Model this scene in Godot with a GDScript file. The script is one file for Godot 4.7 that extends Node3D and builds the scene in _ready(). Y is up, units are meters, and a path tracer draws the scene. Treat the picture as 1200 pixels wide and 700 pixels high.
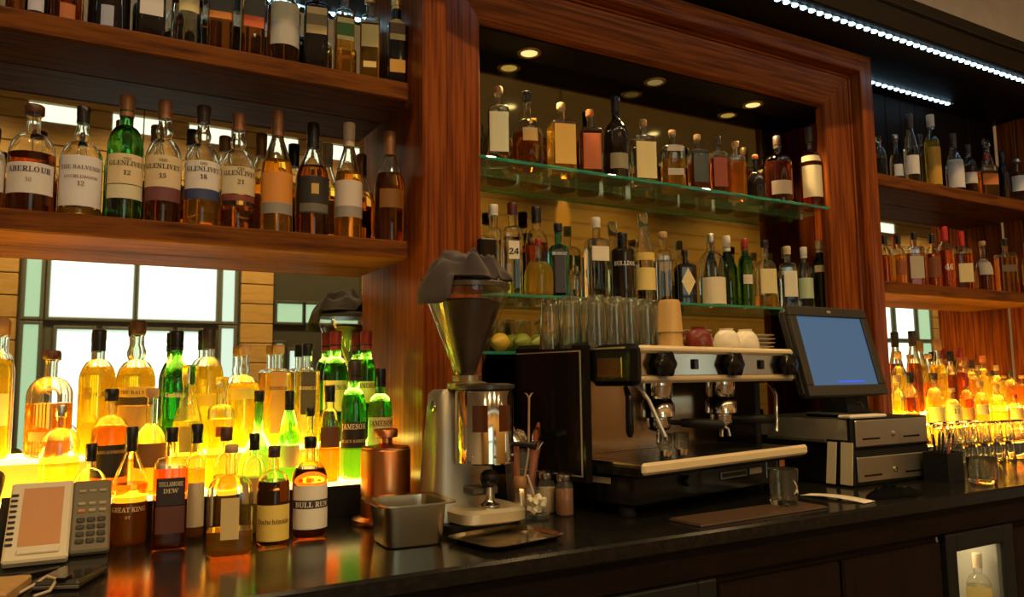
extends Node3D

# ------------------------------------------------------------------ mesh builder
class MB:
	var v := PackedVector3Array()
	var n := PackedVector3Array()

	func tri(a: Vector3, b: Vector3, c: Vector3, na: Vector3, nb: Vector3, nc: Vector3) -> void:
		var g := (c - a).cross(b - a)
		if g.length_squared() < 1e-18:
			return
		if g.dot(na + nb + nc) >= 0.0:
			v.append_array(PackedVector3Array([a, b, c]))
			n.append_array(PackedVector3Array([na, nb, nc]))
		else:
			v.append_array(PackedVector3Array([a, c, b]))
			n.append_array(PackedVector3Array([na, nc, nb]))

	func quad(a: Vector3, b: Vector3, c: Vector3, d: Vector3, k: Vector3) -> void:
		tri(a, b, c, k, k, k)
		tri(a, c, d, k, k, k)

	func quad2(a: Vector3, b: Vector3, c: Vector3, d: Vector3, k: Vector3) -> MB:
		quad(a, b, c, d, k)
		return self

	# a moulding profile of (distance in from the outer edge, depth) run up one side (-1, 1) or across the top (0) of a frame, mitred
	func moulding(pr: Array, half: float, high: float, side: int) -> MB:
		for i in pr.size():
			var p: Vector2 = pr[i]
			var q: Vector2 = pr[(i + 1) % pr.size()]
			var a: Array = []
			for e in [p, q]:
				var x: float = half - e.x
				var y: float = high - e.x
				if side == 0:
					a.append([Vector3(-x, y, e.y), Vector3(x, y, e.y)])
				else:
					a.append([Vector3(side * x, 0, e.y), Vector3(side * x, y, e.y)])
			var d := (q - p).normalized()
			var o := Vector2(-d.y, d.x)               # profile runs outer to inner along the front
			var nn := Vector3(0, -o.x, o.y) if side == 0 else Vector3(-side * o.x, 0, o.y)
			quad(a[0][0], a[0][1], a[1][1], a[1][0], nn)
		return self

	func box(c: Vector3, s: Vector3, ch := 0.0, t := Transform3D()) -> MB:
		var h := s * 0.5
		ch = minf(ch, minf(h.x, minf(h.y, h.z)) * 0.9)
		for i in 3:
			var j := (i + 1) % 3
			var k := (i + 2) % 3
			for sg in [-1.0, 1.0]:
				var p := []
				for q in [[-1, -1], [1, -1], [1, 1], [-1, 1]]:
					var w := Vector3()
					w[i] = sg * h[i]
					w[j] = q[0] * (h[j] - ch)
					w[k] = q[1] * (h[k] - ch)
					p.append(t * (c + w))
				var nn := Vector3()
				nn[i] = sg
				quad(p[0], p[1], p[2], p[3], t.basis * nn)
			if ch > 0.0:
				for si in [-1.0, 1.0]:
					for sj in [-1.0, 1.0]:
						var p := []
						for q in [[0, -1], [1, -1], [1, 1], [0, 1]]:
							var w := Vector3()
							w[i] = si * (h[i] - (ch if q[0] == 1 else 0.0))
							w[j] = sj * (h[j] - (0.0 if q[0] == 1 else ch))
							w[k] = q[1] * (h[k] - ch)
							p.append(t * (c + w))
						var nn := Vector3()
						nn[i] = si
						nn[j] = sj
						quad(p[0], p[1], p[2], p[3], t.basis * nn.normalized())
		if ch > 0.0:
			for sx in [-1.0, 1.0]:
				for sy in [-1.0, 1.0]:
					for sz in [-1.0, 1.0]:
						var s3 := Vector3(sx, sy, sz)
						var p := []
						for i in 3:
							var w := s3 * (h - Vector3.ONE * ch)
							w[i] = s3[i] * h[i]
							p.append(t * (c + w))
						var nn := t.basis * s3.normalized()
						tri(p[0], p[1], p[2], nn, nn, nn)
		return self

	# rings: arrays of points with the same count, joined in order; caps close both ends
	func loft(rings: Array, cap0 := true, cap1 := true, closed := true, crease := 0.66) -> MB:
		var m: int = rings[0].size()
		var last := m if closed else m - 1
		var fn := []
		for i in rings.size() - 1:
			var a: PackedVector3Array = rings[i]
			var b: PackedVector3Array = rings[i + 1]
			var row := PackedVector3Array()
			for k in last:
				var k2 := (k + 1) % m
				var g := (b[k] - a[k]).cross(a[k2] - a[k])
				if g.length_squared() < 1e-16:
					g = (b[k2] - a[k2]).cross(b[k2] - b[k])
				row.append(g.normalized())
			fn.append(row)
		# which way is out: compare with the direction from the middle of the first wide band
		var sgn := 1.0
		if closed:
			var acc := 0.0
			for i in fn.size():
				var mid := Vector3()
				for k in m:
					mid += rings[i][k] + rings[i + 1][k]
				mid /= 2.0 * m
				for k in last:
					acc += fn[i][k].dot((rings[i][k] + rings[i + 1][k]) * 0.5 - mid)
			sgn = signf(acc) if acc != 0.0 else 1.0
		for i in fn.size():
			for k in last:
				fn[i][k] = fn[i][k] * sgn
		for i in fn.size():
			var na := PackedVector3Array()
			var nb := PackedVector3Array()
			for k in m:
				var kp := k % last if closed else mini(k, last - 1)
				var km := (k - 1 + last) % last if closed else maxi(k - 1, 0)
				var here: Vector3 = fn[i][kp] + fn[i][km]
				var lo: Vector3 = here
				var hi: Vector3 = here
				var hn := here.normalized()
				if i > 0:
					var o: Vector3 = fn[i - 1][kp] + fn[i - 1][km]
					if o.normalized().dot(hn) > crease:
						lo = here + o
				if i < fn.size() - 1:
					var o: Vector3 = fn[i + 1][kp] + fn[i + 1][km]
					if o.normalized().dot(hn) > crease:
						hi = here + o
				na.append(lo.normalized())
				nb.append(hi.normalized())
			for k in last:
				var k2 := (k + 1) % m
				tri(rings[i][k], rings[i + 1][k], rings[i + 1][k2], na[k], nb[k], nb[k2])
				tri(rings[i][k], rings[i + 1][k2], rings[i][k2], na[k], nb[k2], na[k2])
		for e in [[cap0, 0, 1], [cap1, rings.size() - 1, rings.size() - 2]]:
			if not e[0]:
				continue
			var rg: PackedVector3Array = rings[e[1]]
			var mid := Vector3()
			var mid2 := Vector3()
			for k in m:
				mid += rg[k] / m
				mid2 += rings[e[2]][k] / m
			var nn := Vector3()
			for k in m:
				nn += (rg[k] - mid).cross(rg[(k + 1) % m] - mid)
			nn = nn.normalized()
			if nn.dot(mid - mid2) < 0.0:
				nn = -nn
			for k in m:
				tri(mid, rg[k], rg[(k + 1) % m], nn, nn, nn)
		return self

	# outer wall, then inner wall back down, with normals that point out of the glass
	func shell(outer: Array, inner: Array) -> MB:
		loft(outer, false, false)
		var k := MB.new().loft(inner.slice(0, inner.size() - 1), false, false)
		for i in range(0, k.v.size(), 3):
			tri(k.v[i], k.v[i + 1], k.v[i + 2], -k.n[i], -k.n[i + 1], -k.n[i + 2])
		for pair in [[outer[0], inner[inner.size() - 2], -1.0], [outer[outer.size() - 1], inner[0], 1.0]]:
			var m: int = pair[0].size()
			for q in m:
				var q2 := (q + 1) % m
				quad(pair[0][q], pair[1][q], pair[1][q2], pair[0][q2], Vector3(0, pair[2], 0))
		return self

	static func ring(r: float, y: float, seg: int, e := 2.0, dz := 1.0, t := Transform3D()) -> PackedVector3Array:
		var o := PackedVector3Array()
		for k in seg:
			var a := TAU * (k + 0.5) / seg
			var c := cos(a)
			var s := sin(a)
			o.append(t * Vector3(r * signf(c) * pow(absf(c), 2.0 / e), y, r * dz * signf(s) * pow(absf(s), 2.0 / e)))
		return o

	# profile of (radius, height); first and last rings are capped when their radius is above zero
	func lathe(pr: Array, seg := 20, t := Transform3D(), e := 2.0, dz := 1.0, c0 := true, c1 := true) -> MB:
		var rings := []
		for p in pr:
			rings.append(MB.ring(maxf(p[0], 0.0002), p[1], seg, e, dz, t))
		return loft(rings, c0, c1)

	func tube(path: Array, r, seg := 8, caps := true) -> MB:
		var rings := []
		var up := Vector3.UP
		for i in path.size():
			var d: Vector3 = (path[mini(i + 1, path.size() - 1)] - path[maxi(i - 1, 0)]).normalized()
			if absf(up.dot(d)) > 0.95:
				up = Vector3.RIGHT if absf(d.x) < 0.9 else Vector3.BACK
			var x := up.cross(d).normalized()
			up = d.cross(x).normalized()
			var rr: float = r[i] if r is Array else r
			var o := PackedVector3Array()
			for k in seg:
				var a := TAU * k / seg
				o.append(path[i] + (x * cos(a) + up * sin(a)) * rr)
			rings.append(o)
		return loft(rings, caps, caps, true, 0.2)

	# polygon in the xy plane pushed from z0 to z1
	func prism(poly: Array, z0: float, z1: float, t := Transform3D()) -> MB:
		var pp := PackedVector2Array(poly)
		var idx := Geometry2D.triangulate_polygon(pp)
		var mid := Vector2()
		var area := 0.0
		for i in pp.size():
			area += pp[i].cross(pp[(i + 1) % pp.size()])
		for z in [z0, z1]:
			var nn := t.basis * Vector3(0, 0, 1.0 if z == maxf(z0, z1) else -1.0)
			for i in range(0, idx.size(), 3):
				tri(t * Vector3(pp[idx[i]].x, pp[idx[i]].y, z), t * Vector3(pp[idx[i + 1]].x, pp[idx[i + 1]].y, z), t * Vector3(pp[idx[i + 2]].x, pp[idx[i + 2]].y, z), nn, nn, nn)
		for i in pp.size():
			var a := pp[i]
			var b := pp[(i + 1) % pp.size()]
			var o := Vector2(b.y - a.y, a.x - b.x).normalized() * signf(area)
			quad(t * Vector3(a.x, a.y, z0), t * Vector3(b.x, b.y, z0), t * Vector3(b.x, b.y, z1), t * Vector3(a.x, a.y, z1), t.basis * Vector3(o.x, o.y, 0))
		return self

	func ball(c: Vector3, r: Vector3, seg := 16, rows := 10, t := Transform3D()) -> MB:
		var rings := []
		for i in rows + 1:
			var a := PI * i / rows
			var o := PackedVector3Array()
			for k in seg:
				var b := TAU * k / seg
				o.append(t * (c + Vector3(r.x * maxf(sin(a), 0.003) * cos(b), -r.y * cos(a), r.z * maxf(sin(a), 0.003) * sin(b))))
			rings.append(o)
		return loft(rings, true, true, true, -1.0)

	func mesh() -> ArrayMesh:
		var arr := []
		arr.resize(Mesh.ARRAY_MAX)
		arr[Mesh.ARRAY_VERTEX] = v
		arr[Mesh.ARRAY_NORMAL] = n
		var m := ArrayMesh.new()
		m.add_surface_from_arrays(Mesh.PRIMITIVE_TRIANGLES, arr)
		return m


# ------------------------------------------------------------------ nodes
var taken := {}
var mats := {}
var rng := RandomNumberGenerator.new()

func numbered(nm: String) -> String:
	taken[nm] = taken.get(nm, -1) + 1
	return nm if taken[nm] == 0 else "%s_%03d" % [nm, taken[nm]]

func tag(o: Node, label: String, cat: String, group := "") -> Node:
	o.set_meta("label", label)
	o.set_meta("category", cat)
	if group != "":
		o.set_meta("group", group)
	return o

func thing(nm: String, label: String, cat: String, at := Vector3.ZERO, turn := 0.0, group := "") -> Node3D:
	var o := Node3D.new()
	o.name = numbered(nm)
	add_child(o)
	o.position = at
	o.rotation_degrees.y = turn
	tag(o, label, cat, group)
	return o

func part(p: Node, nm: String, mb, mat: Material) -> MeshInstance3D:
	var o := MeshInstance3D.new()
	o.name = nm
	o.mesh = mb.mesh() if mb is MB else mb
	o.material_override = null
	for i in o.mesh.get_surface_count():
		o.set_surface_override_material(i, mat)
	p.add_child(o, true)
	return o

func struct(nm: String, mb, mat: Material) -> MeshInstance3D:
	var o := part(self, nm, mb, mat)
	o.set_meta("kind", "structure")
	return o

func nb() -> MB:
	return MB.new()

func bx(x0: float, x1: float, y0: float, y1: float, z0: float, z1: float, ch := 0.0) -> MB:
	return MB.new().box(Vector3(x0 + x1, y0 + y1, z0 + z1) * 0.5, Vector3(x1 - x0, y1 - y0, z1 - z0), ch)

# ------------------------------------------------------------------ materials (colours in linear light)
func lin(r: float, g: float, b: float, a := 1.0) -> Color:
	var c := Color(r, g, b).linear_to_srgb()
	c.a = a
	return c

func solid(c: Color, rough := 0.5, metal := 0.0) -> StandardMaterial3D:
	var key := "s%s_%.2f_%.2f" % [c.to_html(), rough, metal]
	if not mats.has(key):
		var m := StandardMaterial3D.new()
		m.albedo_color = c
		m.roughness = rough
		m.metallic = metal
		mats[key] = m
	return mats[key]

func hexm(h: String, rough := 0.5, metal := 0.0) -> StandardMaterial3D:
	return solid(Color(h), rough, metal)

func pane(c: Color, alpha: float) -> StandardMaterial3D:
	var key := "p%s_%.2f" % [c.to_html(), alpha]
	if not mats.has(key):
		var m := StandardMaterial3D.new()
		m.transparency = BaseMaterial3D.TRANSPARENCY_ALPHA
		m.albedo_color = Color(c.r, c.g, c.b, alpha)
		m.roughness = 0.0
		mats[key] = m
	return mats[key]

# haze: how cloudy the liquid is
func fluid(c: Color, ior := 0.036, rough := 0.0, haze := 0.0) -> StandardMaterial3D:
	var key := "f%s_%.3f_%.2f_%.2f" % [c.to_html(), ior, rough, haze]
	if not mats.has(key):
		var m := StandardMaterial3D.new()
		m.refraction_enabled = true
		m.refraction_scale = ior
		m.albedo_color = Color(c.r, c.g, c.b, haze)
		m.roughness = rough
		mats[key] = m
	return mats[key]

func glow(c: Color, energy: float, base := Color(0.25, 0.25, 0.25)) -> StandardMaterial3D:
	var key := "e%s_%.2f" % [c.to_html(), energy]
	if not mats.has(key):
		var m := StandardMaterial3D.new()
		m.albedo_color = base
		m.roughness = 0.4
		m.emission_enabled = true
		m.emission = c
		m.emission_energy_multiplier = energy
		mats[key] = m
	return mats[key]

func noise_tex(seed_: int, freq: float, oct: int, stops: Array, size := 512, normal := false) -> NoiseTexture2D:
	var f := FastNoiseLite.new()
	f.seed = seed_
	f.noise_type = FastNoiseLite.TYPE_SIMPLEX_SMOOTH
	f.frequency = freq
	f.fractal_octaves = oct
	f.fractal_gain = 0.55
	var t := NoiseTexture2D.new()
	t.width = size
	t.height = size
	t.seamless = true
	t.noise = f
	if normal:
		t.as_normal_map = true
		t.bump_strength = 2.0
	else:
		var g := Gradient.new()
		g.offsets = PackedFloat32Array(stops.map(func(s): return s[0]))
		g.colors = PackedColorArray(stops.map(func(s): return s[1]))
		t.color_ramp = g
	return t

func grain(key: String, stops: Array, scale: Vector3, rough := 0.35, coat := 0.0, seed_ := 3, spec := 0.5) -> StandardMaterial3D:
	if not mats.has(key):
		var m := StandardMaterial3D.new()
		var tk := "tex" + str(stops) + str(seed_)
		if not mats.has(tk):
			mats[tk] = noise_tex(seed_, 0.011, 6, stops)
		m.albedo_texture = mats[tk]
		m.uv1_triplanar = true
		m.uv1_world_triplanar = true
		m.uv1_scale = scale
		m.uv1_triplanar_sharpness = 8.0
		m.roughness = rough
		m.metallic_specular = spec
		if coat > 0.0:
			m.clearcoat_enabled = true
			m.clearcoat = coat
			m.clearcoat_roughness = 0.08
		mats[key] = m
	return mats[key]

# ------------------------------------------------------------------ lettering
var fonts := {}
func font(nm: String, bold := false) -> SystemFont:
	var k := nm + str(bold)
	if not fonts.has(k):
		var f := SystemFont.new()
		f.font_names = PackedStringArray([nm])
		if bold:
			f.font_weight = 700
		fonts[k] = f
	return fonts[k]

# letters of cap height h, at most w wide, with each point sent through the given map
func letters(s: String, h: float, w: float, send: Callable, face := "Droid Serif", bold := true) -> ArrayMesh:
	var tm := TextMesh.new()
	tm.text = s
	tm.font = font(face, bold)
	tm.font_size = 20
	tm.curve_step = 3.0
	tm.depth = 0.0
	tm.pixel_size = h / (0.72 * 20.0)
	var arr := tm.surface_get_arrays(0)
	var vs: PackedVector3Array = arr[Mesh.ARRAY_VERTEX]
	var ix = arr[Mesh.ARRAY_INDEX]
	var lo := Vector3.ONE * 1e9
	var hi := -lo
	for p in vs:
		lo = lo.min(p)
		hi = hi.max(p)
	var k := minf(1.0, w / maxf(hi.x - lo.x, 1e-6))
	var cx := (lo.x + hi.x) * 0.5
	var cy := (lo.y + hi.y) * 0.5
	var mb := MB.new()
	var list: PackedInt32Array = PackedInt32Array(range(vs.size())) if ix == null else ix
	for i in range(0, list.size(), 3):
		var q := []
		for j in 3:
			var p := vs[list[i + j]]
			q.append(send.call((p.x - cx) * k, p.y - cy))
		mb.tri(q[0][0], q[1][0], q[2][0], q[0][1], q[1][1], q[2][1])
	return mb.mesh()

func flat_text(p: Node, nm: String, s: String, h: float, w: float, t: Transform3D, mat: Material, face := "Droid Sans") -> MeshInstance3D:
	var nn := t.basis.z.normalized()
	return part(p, nm, letters(s, h, w, func(x, y): return [t * Vector3(x, y, 0), nn], face), mat)
const BOTTLES := [
	["whisky_bottle", "std", -0.161, 2.202, 0.3, 0.29, 0.0377, -4.1, "clear", "brown", 0.6, "black", [], [], "narrow brown bottle, first from left on top left shelf", "bottles on the top left shelf"],
	["whisky_bottle", "std", -0.117, 2.202, 0.3, 0.3, 0.0474, 0.5, "dark", "", 0, "black", [[0.119, 0.283, "c3c2d2", 0.55]], [], "dark bottle with pale blue label, second from left on top left shelf", "bottles on the top left shelf"],
	["whisky_bottle", "std", -0.054, 2.202, 0.3, 0.3, 0.0708, 4.7, "clear", "red", 0.62, "black", [[0.076, 0.213, "b4662c", 0.35]], [], "reddish amber bottle with small orange label, third from left on top left shelf", "bottles on the top left shelf"],
	["whisky_bottle", "std", 0.038, 2.202, 0.3, 0.3, 0.0952, -5.8, "dark", "", 0, "black", [[0.074, 0.25, "9fa6bd", 0.22]], [], "wide dark brown bottle, fourth from left on top left shelf", "bottles on the top left shelf"],
	["whisky_bottle", "square", 0.133, 2.202, 0.3, 0.3, 0.0669, -2.0, "dark", "", 0, "black", [[0.259, 0.594, "d8d3cf", 0.86]], [], "dark bottle with large white label, fifth from left on top left shelf", "bottles on the top left shelf"],
	["whisky_bottle", "std", 0.219, 2.202, 0.3, 0.3, 0.0766, 1.9, "clear", "olive", 0.5, "black", [[0.359, 0.623, "d9c98c", 0.5]], [], "smoky clear bottle with cream label, sixth from left on top left shelf", "bottles on the top left shelf"],
	["whisky_bottle", "square", 0.302, 2.202, 0.3, 0.3, 0.065, -8.4, "clear", "brown", 0.68, "black", [[0.423, 0.669, "54503f", 0.9], [0.359, 0.423, "e08a2a", 0.9]], [], "square bottle with orange band under slate label, seventh from left on top left shelf", "bottles on the top left shelf"],
	["whisky_bottle", "square", 0.385, 2.202, 0.3, 0.3, 0.0617, -4.4, "clear", "brown", 0.68, "black", [[0.449, 0.709, "57523f", 0.9], [0.344, 0.449, "e0642a", 0.9]], [], "square bottle with red orange band, eighth from left on top left shelf", "bottles on the top left shelf"],
	["whisky_bottle", "std", 0.468, 2.202, 0.3, 0.3, 0.0868, -0.4, "clear", "brown", 0.62, "blue", [[0.441, 0.639, "d8cda0", 0.8], [0.229, 0.441, "b9b6a8", 0.8]], [], "round bottle with cream and grey label, ninth from left on top left shelf", "bottles on the top left shelf"],
	["whisky_bottle", "square", 0.559, 2.202, 0.3, 0.3, 0.0657, -10.8, "dark", "", 0, "black", [[0.598, 0.666, "e2c37a", 0.9], [0.489, 0.598, "8f7c4b", 0.9], [0.405, 0.489, "e2c37a", 0.9]], [], "square black bottle with gold banded label, tenth from left on top left shelf", "bottles on the top left shelf"],
	["whisky_bottle", "square", 0.641, 2.202, 0.3, 0.3, 0.0556, -6.7, "clear", "amber", 0.66, "gold", [[0.582, 0.633, "e0cd83", 0.9], [0.453, 0.582, "4e7a2c", 0.9], [0.41, 0.453, "e0cd83", 0.9]], [], "square bottle with green banded label, third from right on top left shelf", "bottles on the top left shelf"],
	["whisky_bottle", "square", 0.719, 2.202, 0.3, 0.3, 0.0569, -16.9, "clear", "amber", 0.64, "gold", [[0.396, 0.622, "ead27f", 0.92], [0.188, 0.249, "ead27f", 0.7]], [], "square amber bottle with plain cream label, second from right on top left shelf", "bottles on the top left shelf"],
	["whisky_bottle", "square", 0.803, 2.202, 0.3, 0.3, 0.0542, -12.8, "dark", "", 0, "gold", [[0.705, 0.767, "e5c672", 0.9], [0.589, 0.705, "7d5a31", 0.9], [0.527, 0.589, "e5c672", 0.9], [0.192, 0.324, "dba436", 0.9]], [], "square black bottle with three gold bands, last on the right on top left shelf", "bottles on the top left shelf"],
	["whisky_bottle", "std", -0.184, 1.739, 0.29, 0.209, 0.0476, 6.6, "clear", "brown", 0.4, "black", [[0.26, 0.702, "d8d4cf", 0.8]], [], "clear bottle cut by the frame, first from left on middle left shelf", "bottles on the middle left shelf"],
	["whisky_bottle", "stout", -0.109, 1.739, 0.29, 0.276, 0.0993, -3.6, "clear", "red", 0.55, "brownwood", [[0.189, 0.454, "dcd7d4", 0.9]], [["ABERLOUR", 0.395, 0.0142, "3a3350"], ["10", 0.307, 0.0101, "8c8590"]], "stout bottle of dark red whisky, white label, second from left on middle left shelf", "bottles on the middle left shelf"],
	["whisky_bottle", "balv", -0.007, 1.739, 0.29, 0.289, 0.0943, 0.1, "clear", "amber", 0.1, "black", [[0.114, 0.54, "dedce0", 0.9]], [["THE BALVENIE", 0.439, 0.0104, "7c6a5e"], ["DOUBLEWOOD", 0.359, 0.0083, "8a6a52"], ["12", 0.301, 0.0125, "6b5a4e"]], "bulb necked bottle with tall white label, third from left on middle left shelf", "bottles on the middle left shelf"],
	["whisky_bottle", "std", 0.088, 1.739, 0.29, 0.336, 0.0838, 3.9, "green", "", 0, "copper", [[0.295, 0.519, "dcc9a0", 0.9], [0.186, 0.288, "d5cfb4", 0.88]], [["THE", 0.48, 0.0075, "4a3b20"], ["GLENLIVET", 0.448, 0.0128, "3a2f1c"], ["12", 0.378, 0.0128, "2c2a1c"]], "green whisky bottle with cream label, fourth from left on middle left shelf", "bottles on the middle left shelf"],
	["whisky_bottle", "balv", 0.176, 1.739, 0.29, 0.336, 0.0873, -6.5, "clear", "red", 0.42, "copper", [[0.299, 0.541, "d8c39c", 0.92], [0.194, 0.299, "6e3d3f", 0.92]], [["THE", 0.502, 0.0076, "4a3b20"], ["GLENLIVET", 0.456, 0.0131, "3a2f1c"], ["15", 0.384, 0.0131, "3a2f2c"]], "clear bottle with cream and purple label, fifth from left on middle left shelf", "bottles on the middle left shelf"],
	["whisky_bottle", "balv", 0.269, 1.739, 0.29, 0.338, 0.0866, -2.7, "clear", "amber", 0.36, "dark", [[0.315, 0.535, "dcd6d4", 0.92], [0.235, 0.315, "34406e", 0.92]], [["THE", 0.508, 0.0078, "4a3b30"], ["GLENLIVET", 0.468, 0.0134, "3a3430"], ["18", 0.408, 0.0134, "3a3430"]], "clear bottle with white and blue label, sixth from left on middle left shelf", "bottles on the middle left shelf"],
	["whisky_bottle", "balv", 0.358, 1.739, 0.29, 0.332, 0.0878, 1.2, "clear", "brown", 0.22, "copper", [[0.309, 0.531, "d2c2a2", 0.92], [0.254, 0.302, "7c3a30", 0.92]], [["THE", 0.51, 0.008, "4a3b30"], ["GLENLIVET", 0.476, 0.0137, "3a3430"], ["21", 0.406, 0.0137, "3a3430"]], "clear bottle with cream label and red line, seventh from left on middle left shelf", "bottles on the middle left shelf"],
	["whisky_bottle", "slope", 0.461, 1.739, 0.29, 0.356, 0.0849, -9.4, "clear", "amber", 0.6, "copper", [[0.255, 0.494, "d98f3c", 0.88], [0.17, 0.255, "8e8a83", 0.88]], [], "bottle with orange label and copper neck, eighth from left on middle left shelf", "bottles on the middle left shelf"],
	["whisky_bottle", "slope", 0.559, 1.739, 0.29, 0.337, 0.0925, -5.6, "clear", "brown", 0.62, "black", [[0.206, 0.519, "23201a", 0.9], [0.369, 0.455, "c9a557", 0.16], [0.22, 0.291, "6a655a", 0.7]], [], "bottle with black label and gold emblem, ninth from left on middle left shelf", "bottles on the middle left shelf"],
	["whisky_bottle", "slope", 0.663, 1.739, 0.29, 0.354, 0.0789, -16.1, "clear", "amber", 0.58, "cream", [[0.29, 0.5, "d8cabf", 0.92], [0.2, 0.29, "9b938c", 0.92]], [], "slim bottle with pale label and cream neck, tenth from left on middle left shelf", "bottles on the middle left shelf"],
	["whisky_bottle", "slope", 0.78, 1.739, 0.31, 0.34, 0.0892, -12.6, "clear", "brown", 0.62, "copper", [[0.308, 0.47, "8a5a1c", 0.6]], [], "brown bottle with dull gold label, last on the right on middle left shelf", "bottles on the middle left shelf"],
	["whisky_bottle", "std", -0.16, 1.178, 0.224, 0.332, 0.0645, 6.2, "clear", "gold", 0.7, "cork", [[0.233, 0.456, "e8d88a", 0.7]], [], "golden bottle cut by the frame, first from left on left upper amber step", "bottles on the left upper step"],
	["whisky_bottle", "stout", -0.05, 1.178, 0.224, 0.254, 0.0986, -4.5, "clear", "orange", 0.5, "brownwood", [[0.156, 0.242, "c98a3c", 0.6]], [], "round orange bottle with brown cork cap, second from left on left upper amber step", "bottles on the left upper step"],
	["whisky_bottle", "std", 0.05, 1.178, 0.224, 0.306, 0.0825, -0.7, "clear", "gold", 0.7, "black", [], [["CAOL ILA", 0.482, 0.0106, "8a7a20"]], "pale gold bottle with black cap, third from left on left upper amber step", "bottles on the left upper step"],
	["whisky_bottle", "balv", 0.137, 1.178, 0.224, 0.332, 0.088, 3.2, "clear", "gold", 0.64, "brownwood", [[0.42, 0.49, "d0b040", 0.9], [0.356, 0.414, "3a2c14", 0.9], [0.167, 0.35, "a88a40", 0.9]], [["THE BALVENIE", 0.452, 0.0097, "5a3c10"]], "gold bottle with dark banded label, fourth from left on left upper amber step", "bottles on the left upper step"],
	["whisky_bottle", "tri", 0.229, 1.178, 0.224, 0.307, 0.063, -7.2, "green", "", 0, "black", [], [["Glenfiddich", 0.461, 0.0132, "e8e0a0"]], "dark green three sided bottle, fifth from left on left upper amber step", "bottles on the left upper step"],
	["whisky_bottle", "std", 0.308, 1.178, 0.224, 0.316, 0.0753, -3.1, "clear", "gold", 0.68, "dark", [[0.353, 0.45, "d8b830", 0.75]], [], "gold bottle with gold seal on neck, sixth from left on left upper amber step", "bottles on the left upper step"],
	["whisky_bottle", "balv", 0.399, 1.178, 0.224, 0.274, 0.0825, 0.8, "clear", "gold", 0.62, "cork", [[0.464, 0.571, "e0c050", 0.8]], [], "bulb necked gold bottle with cork, seventh from left on left upper amber step", "bottles on the left upper step"],
	["whisky_bottle", "flat", 0.49, 1.178, 0.224, 0.275, 0.0669, -9.6, "clear", "gold", 0.72, "cork", [[0.12, 0.724, "c98a3c", 0.62]], [["BUSHMILLS", 0.563, 0.0094, "5a2c10"]], "flat gold bottle with arched orange label, eighth from left on left upper amber step", "bottles on the left upper step"],
	["whisky_bottle", "flat", 0.57, 1.178, 0.224, 0.278, 0.0688, -5.5, "clear", "gold", 0.72, "black", [[0.29, 0.714, "4a3a20", 0.62]], [["BUSHMILLS", 0.552, 0.0096, "e0c070"]], "flat gold bottle with arched black label, ninth from left on left upper amber step", "bottles on the left upper step"],
	["whisky_bottle", "std", 0.651, 1.178, 0.224, 0.316, 0.0689, -15.7, "green", "", 0, "redcap", [[0.277, 0.55, "e2d27c", 0.92]], [["JAMESON", 0.482, 0.0146, "2c2a10"]], "green bottle with red cap and cream label, tenth from left on left upper amber step", "bottles on the left upper step"],
	["whisky_bottle", "std", 0.742, 1.178, 0.224, 0.318, 0.0562, -11.7, "green", "", 0, "redcap", [[0.343, 0.536, "e2d27c", 0.92]], [["JAMESON", 0.49, 0.0149, "2c2a10"]], "slim green bottle with red cap, last on the right on left upper amber step", "bottles on the left upper step"],
	["whisky_bottle", "std", -0.023, 1.084, 0.309, 0.218, 0.0818, 4.2, "clear", "gold", 0.45, "silver", [], [], "pale yellow bottle with silver stopper, first from left on left lower amber step", "bottles on the left lower step"],
	["whisky_bottle", "stout", 0.08, 1.084, 0.309, 0.254, 0.0811, -6.4, "clear", "brown", 0.66, "black", [[0.187, 0.482, "241c10", 0.92]], [["CRAGGANMORE", 0.42, 0.0081, "d0a850"]], "brown bottle with black cap and label, second from left on left lower amber step", "bottles on the left lower step"],
	["whisky_bottle", "globe", 0.168, 1.084, 0.309, 0.254, 0.0848, -2.5, "clear", "amber", 0.45, "cork", [[0.257, 0.48, "8c5a20", 0.7]], [], "round shouldered amber bottle with cork, third from left on left lower amber step", "bottles on the left lower step"],
	["whisky_bottle", "slope", 0.251, 1.084, 0.309, 0.311, 0.0705, 1.4, "clear", "gold", 0.55, "glass", [[0.311, 0.511, "e2c040", 0.5]], [], "long necked yellow bottle, fourth from left on left lower amber step", "bottles on the left lower step"],
	["whisky_bottle", "square", 0.33, 1.084, 0.309, 0.28, 0.0649, -8.8, "clear", "gold", 0.62, "glass", [[0.465, 0.556, "b0501c", 0.4]], [], "square bright yellow bottle, fifth from left on left lower amber step", "bottles on the left lower step"],
	["whisky_bottle", "decanter", 0.423, 1.084, 0.309, 0.244, 0.0907, -5.0, "green", "", 0, "black", [], [], "squat green bottle with black cap, sixth from left on left lower amber step", "bottles on the left lower step"],
	["whisky_bottle", "slope", 0.502, 1.084, 0.309, 0.242, 0.0541, -0.9, "green", "", 0, "black", [[0.177, 0.404, "d8c070", 0.9]], [], "sloping green bottle with cream label, seventh from left on left lower amber step", "bottles on the left lower step"],
	["whisky_bottle", "globe", 0.553, 1.084, 0.325, 0.196, 0.0459, -10.7, "clear", "gold", 0.35, "black", [], [], "short clear bottle with black neck, eighth from left on left lower amber step", "bottles on the left lower step"],
	["whisky_bottle", "std", 0.604, 1.084, 0.333, 0.254, 0.0544, -6.3, "clear", "orange", 0.5, "black", [[0.355, 0.569, "6b3c1c", 0.85]], [], "orange bottle with brown label, ninth from left on left lower amber step", "bottles on the left lower step"],
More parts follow.
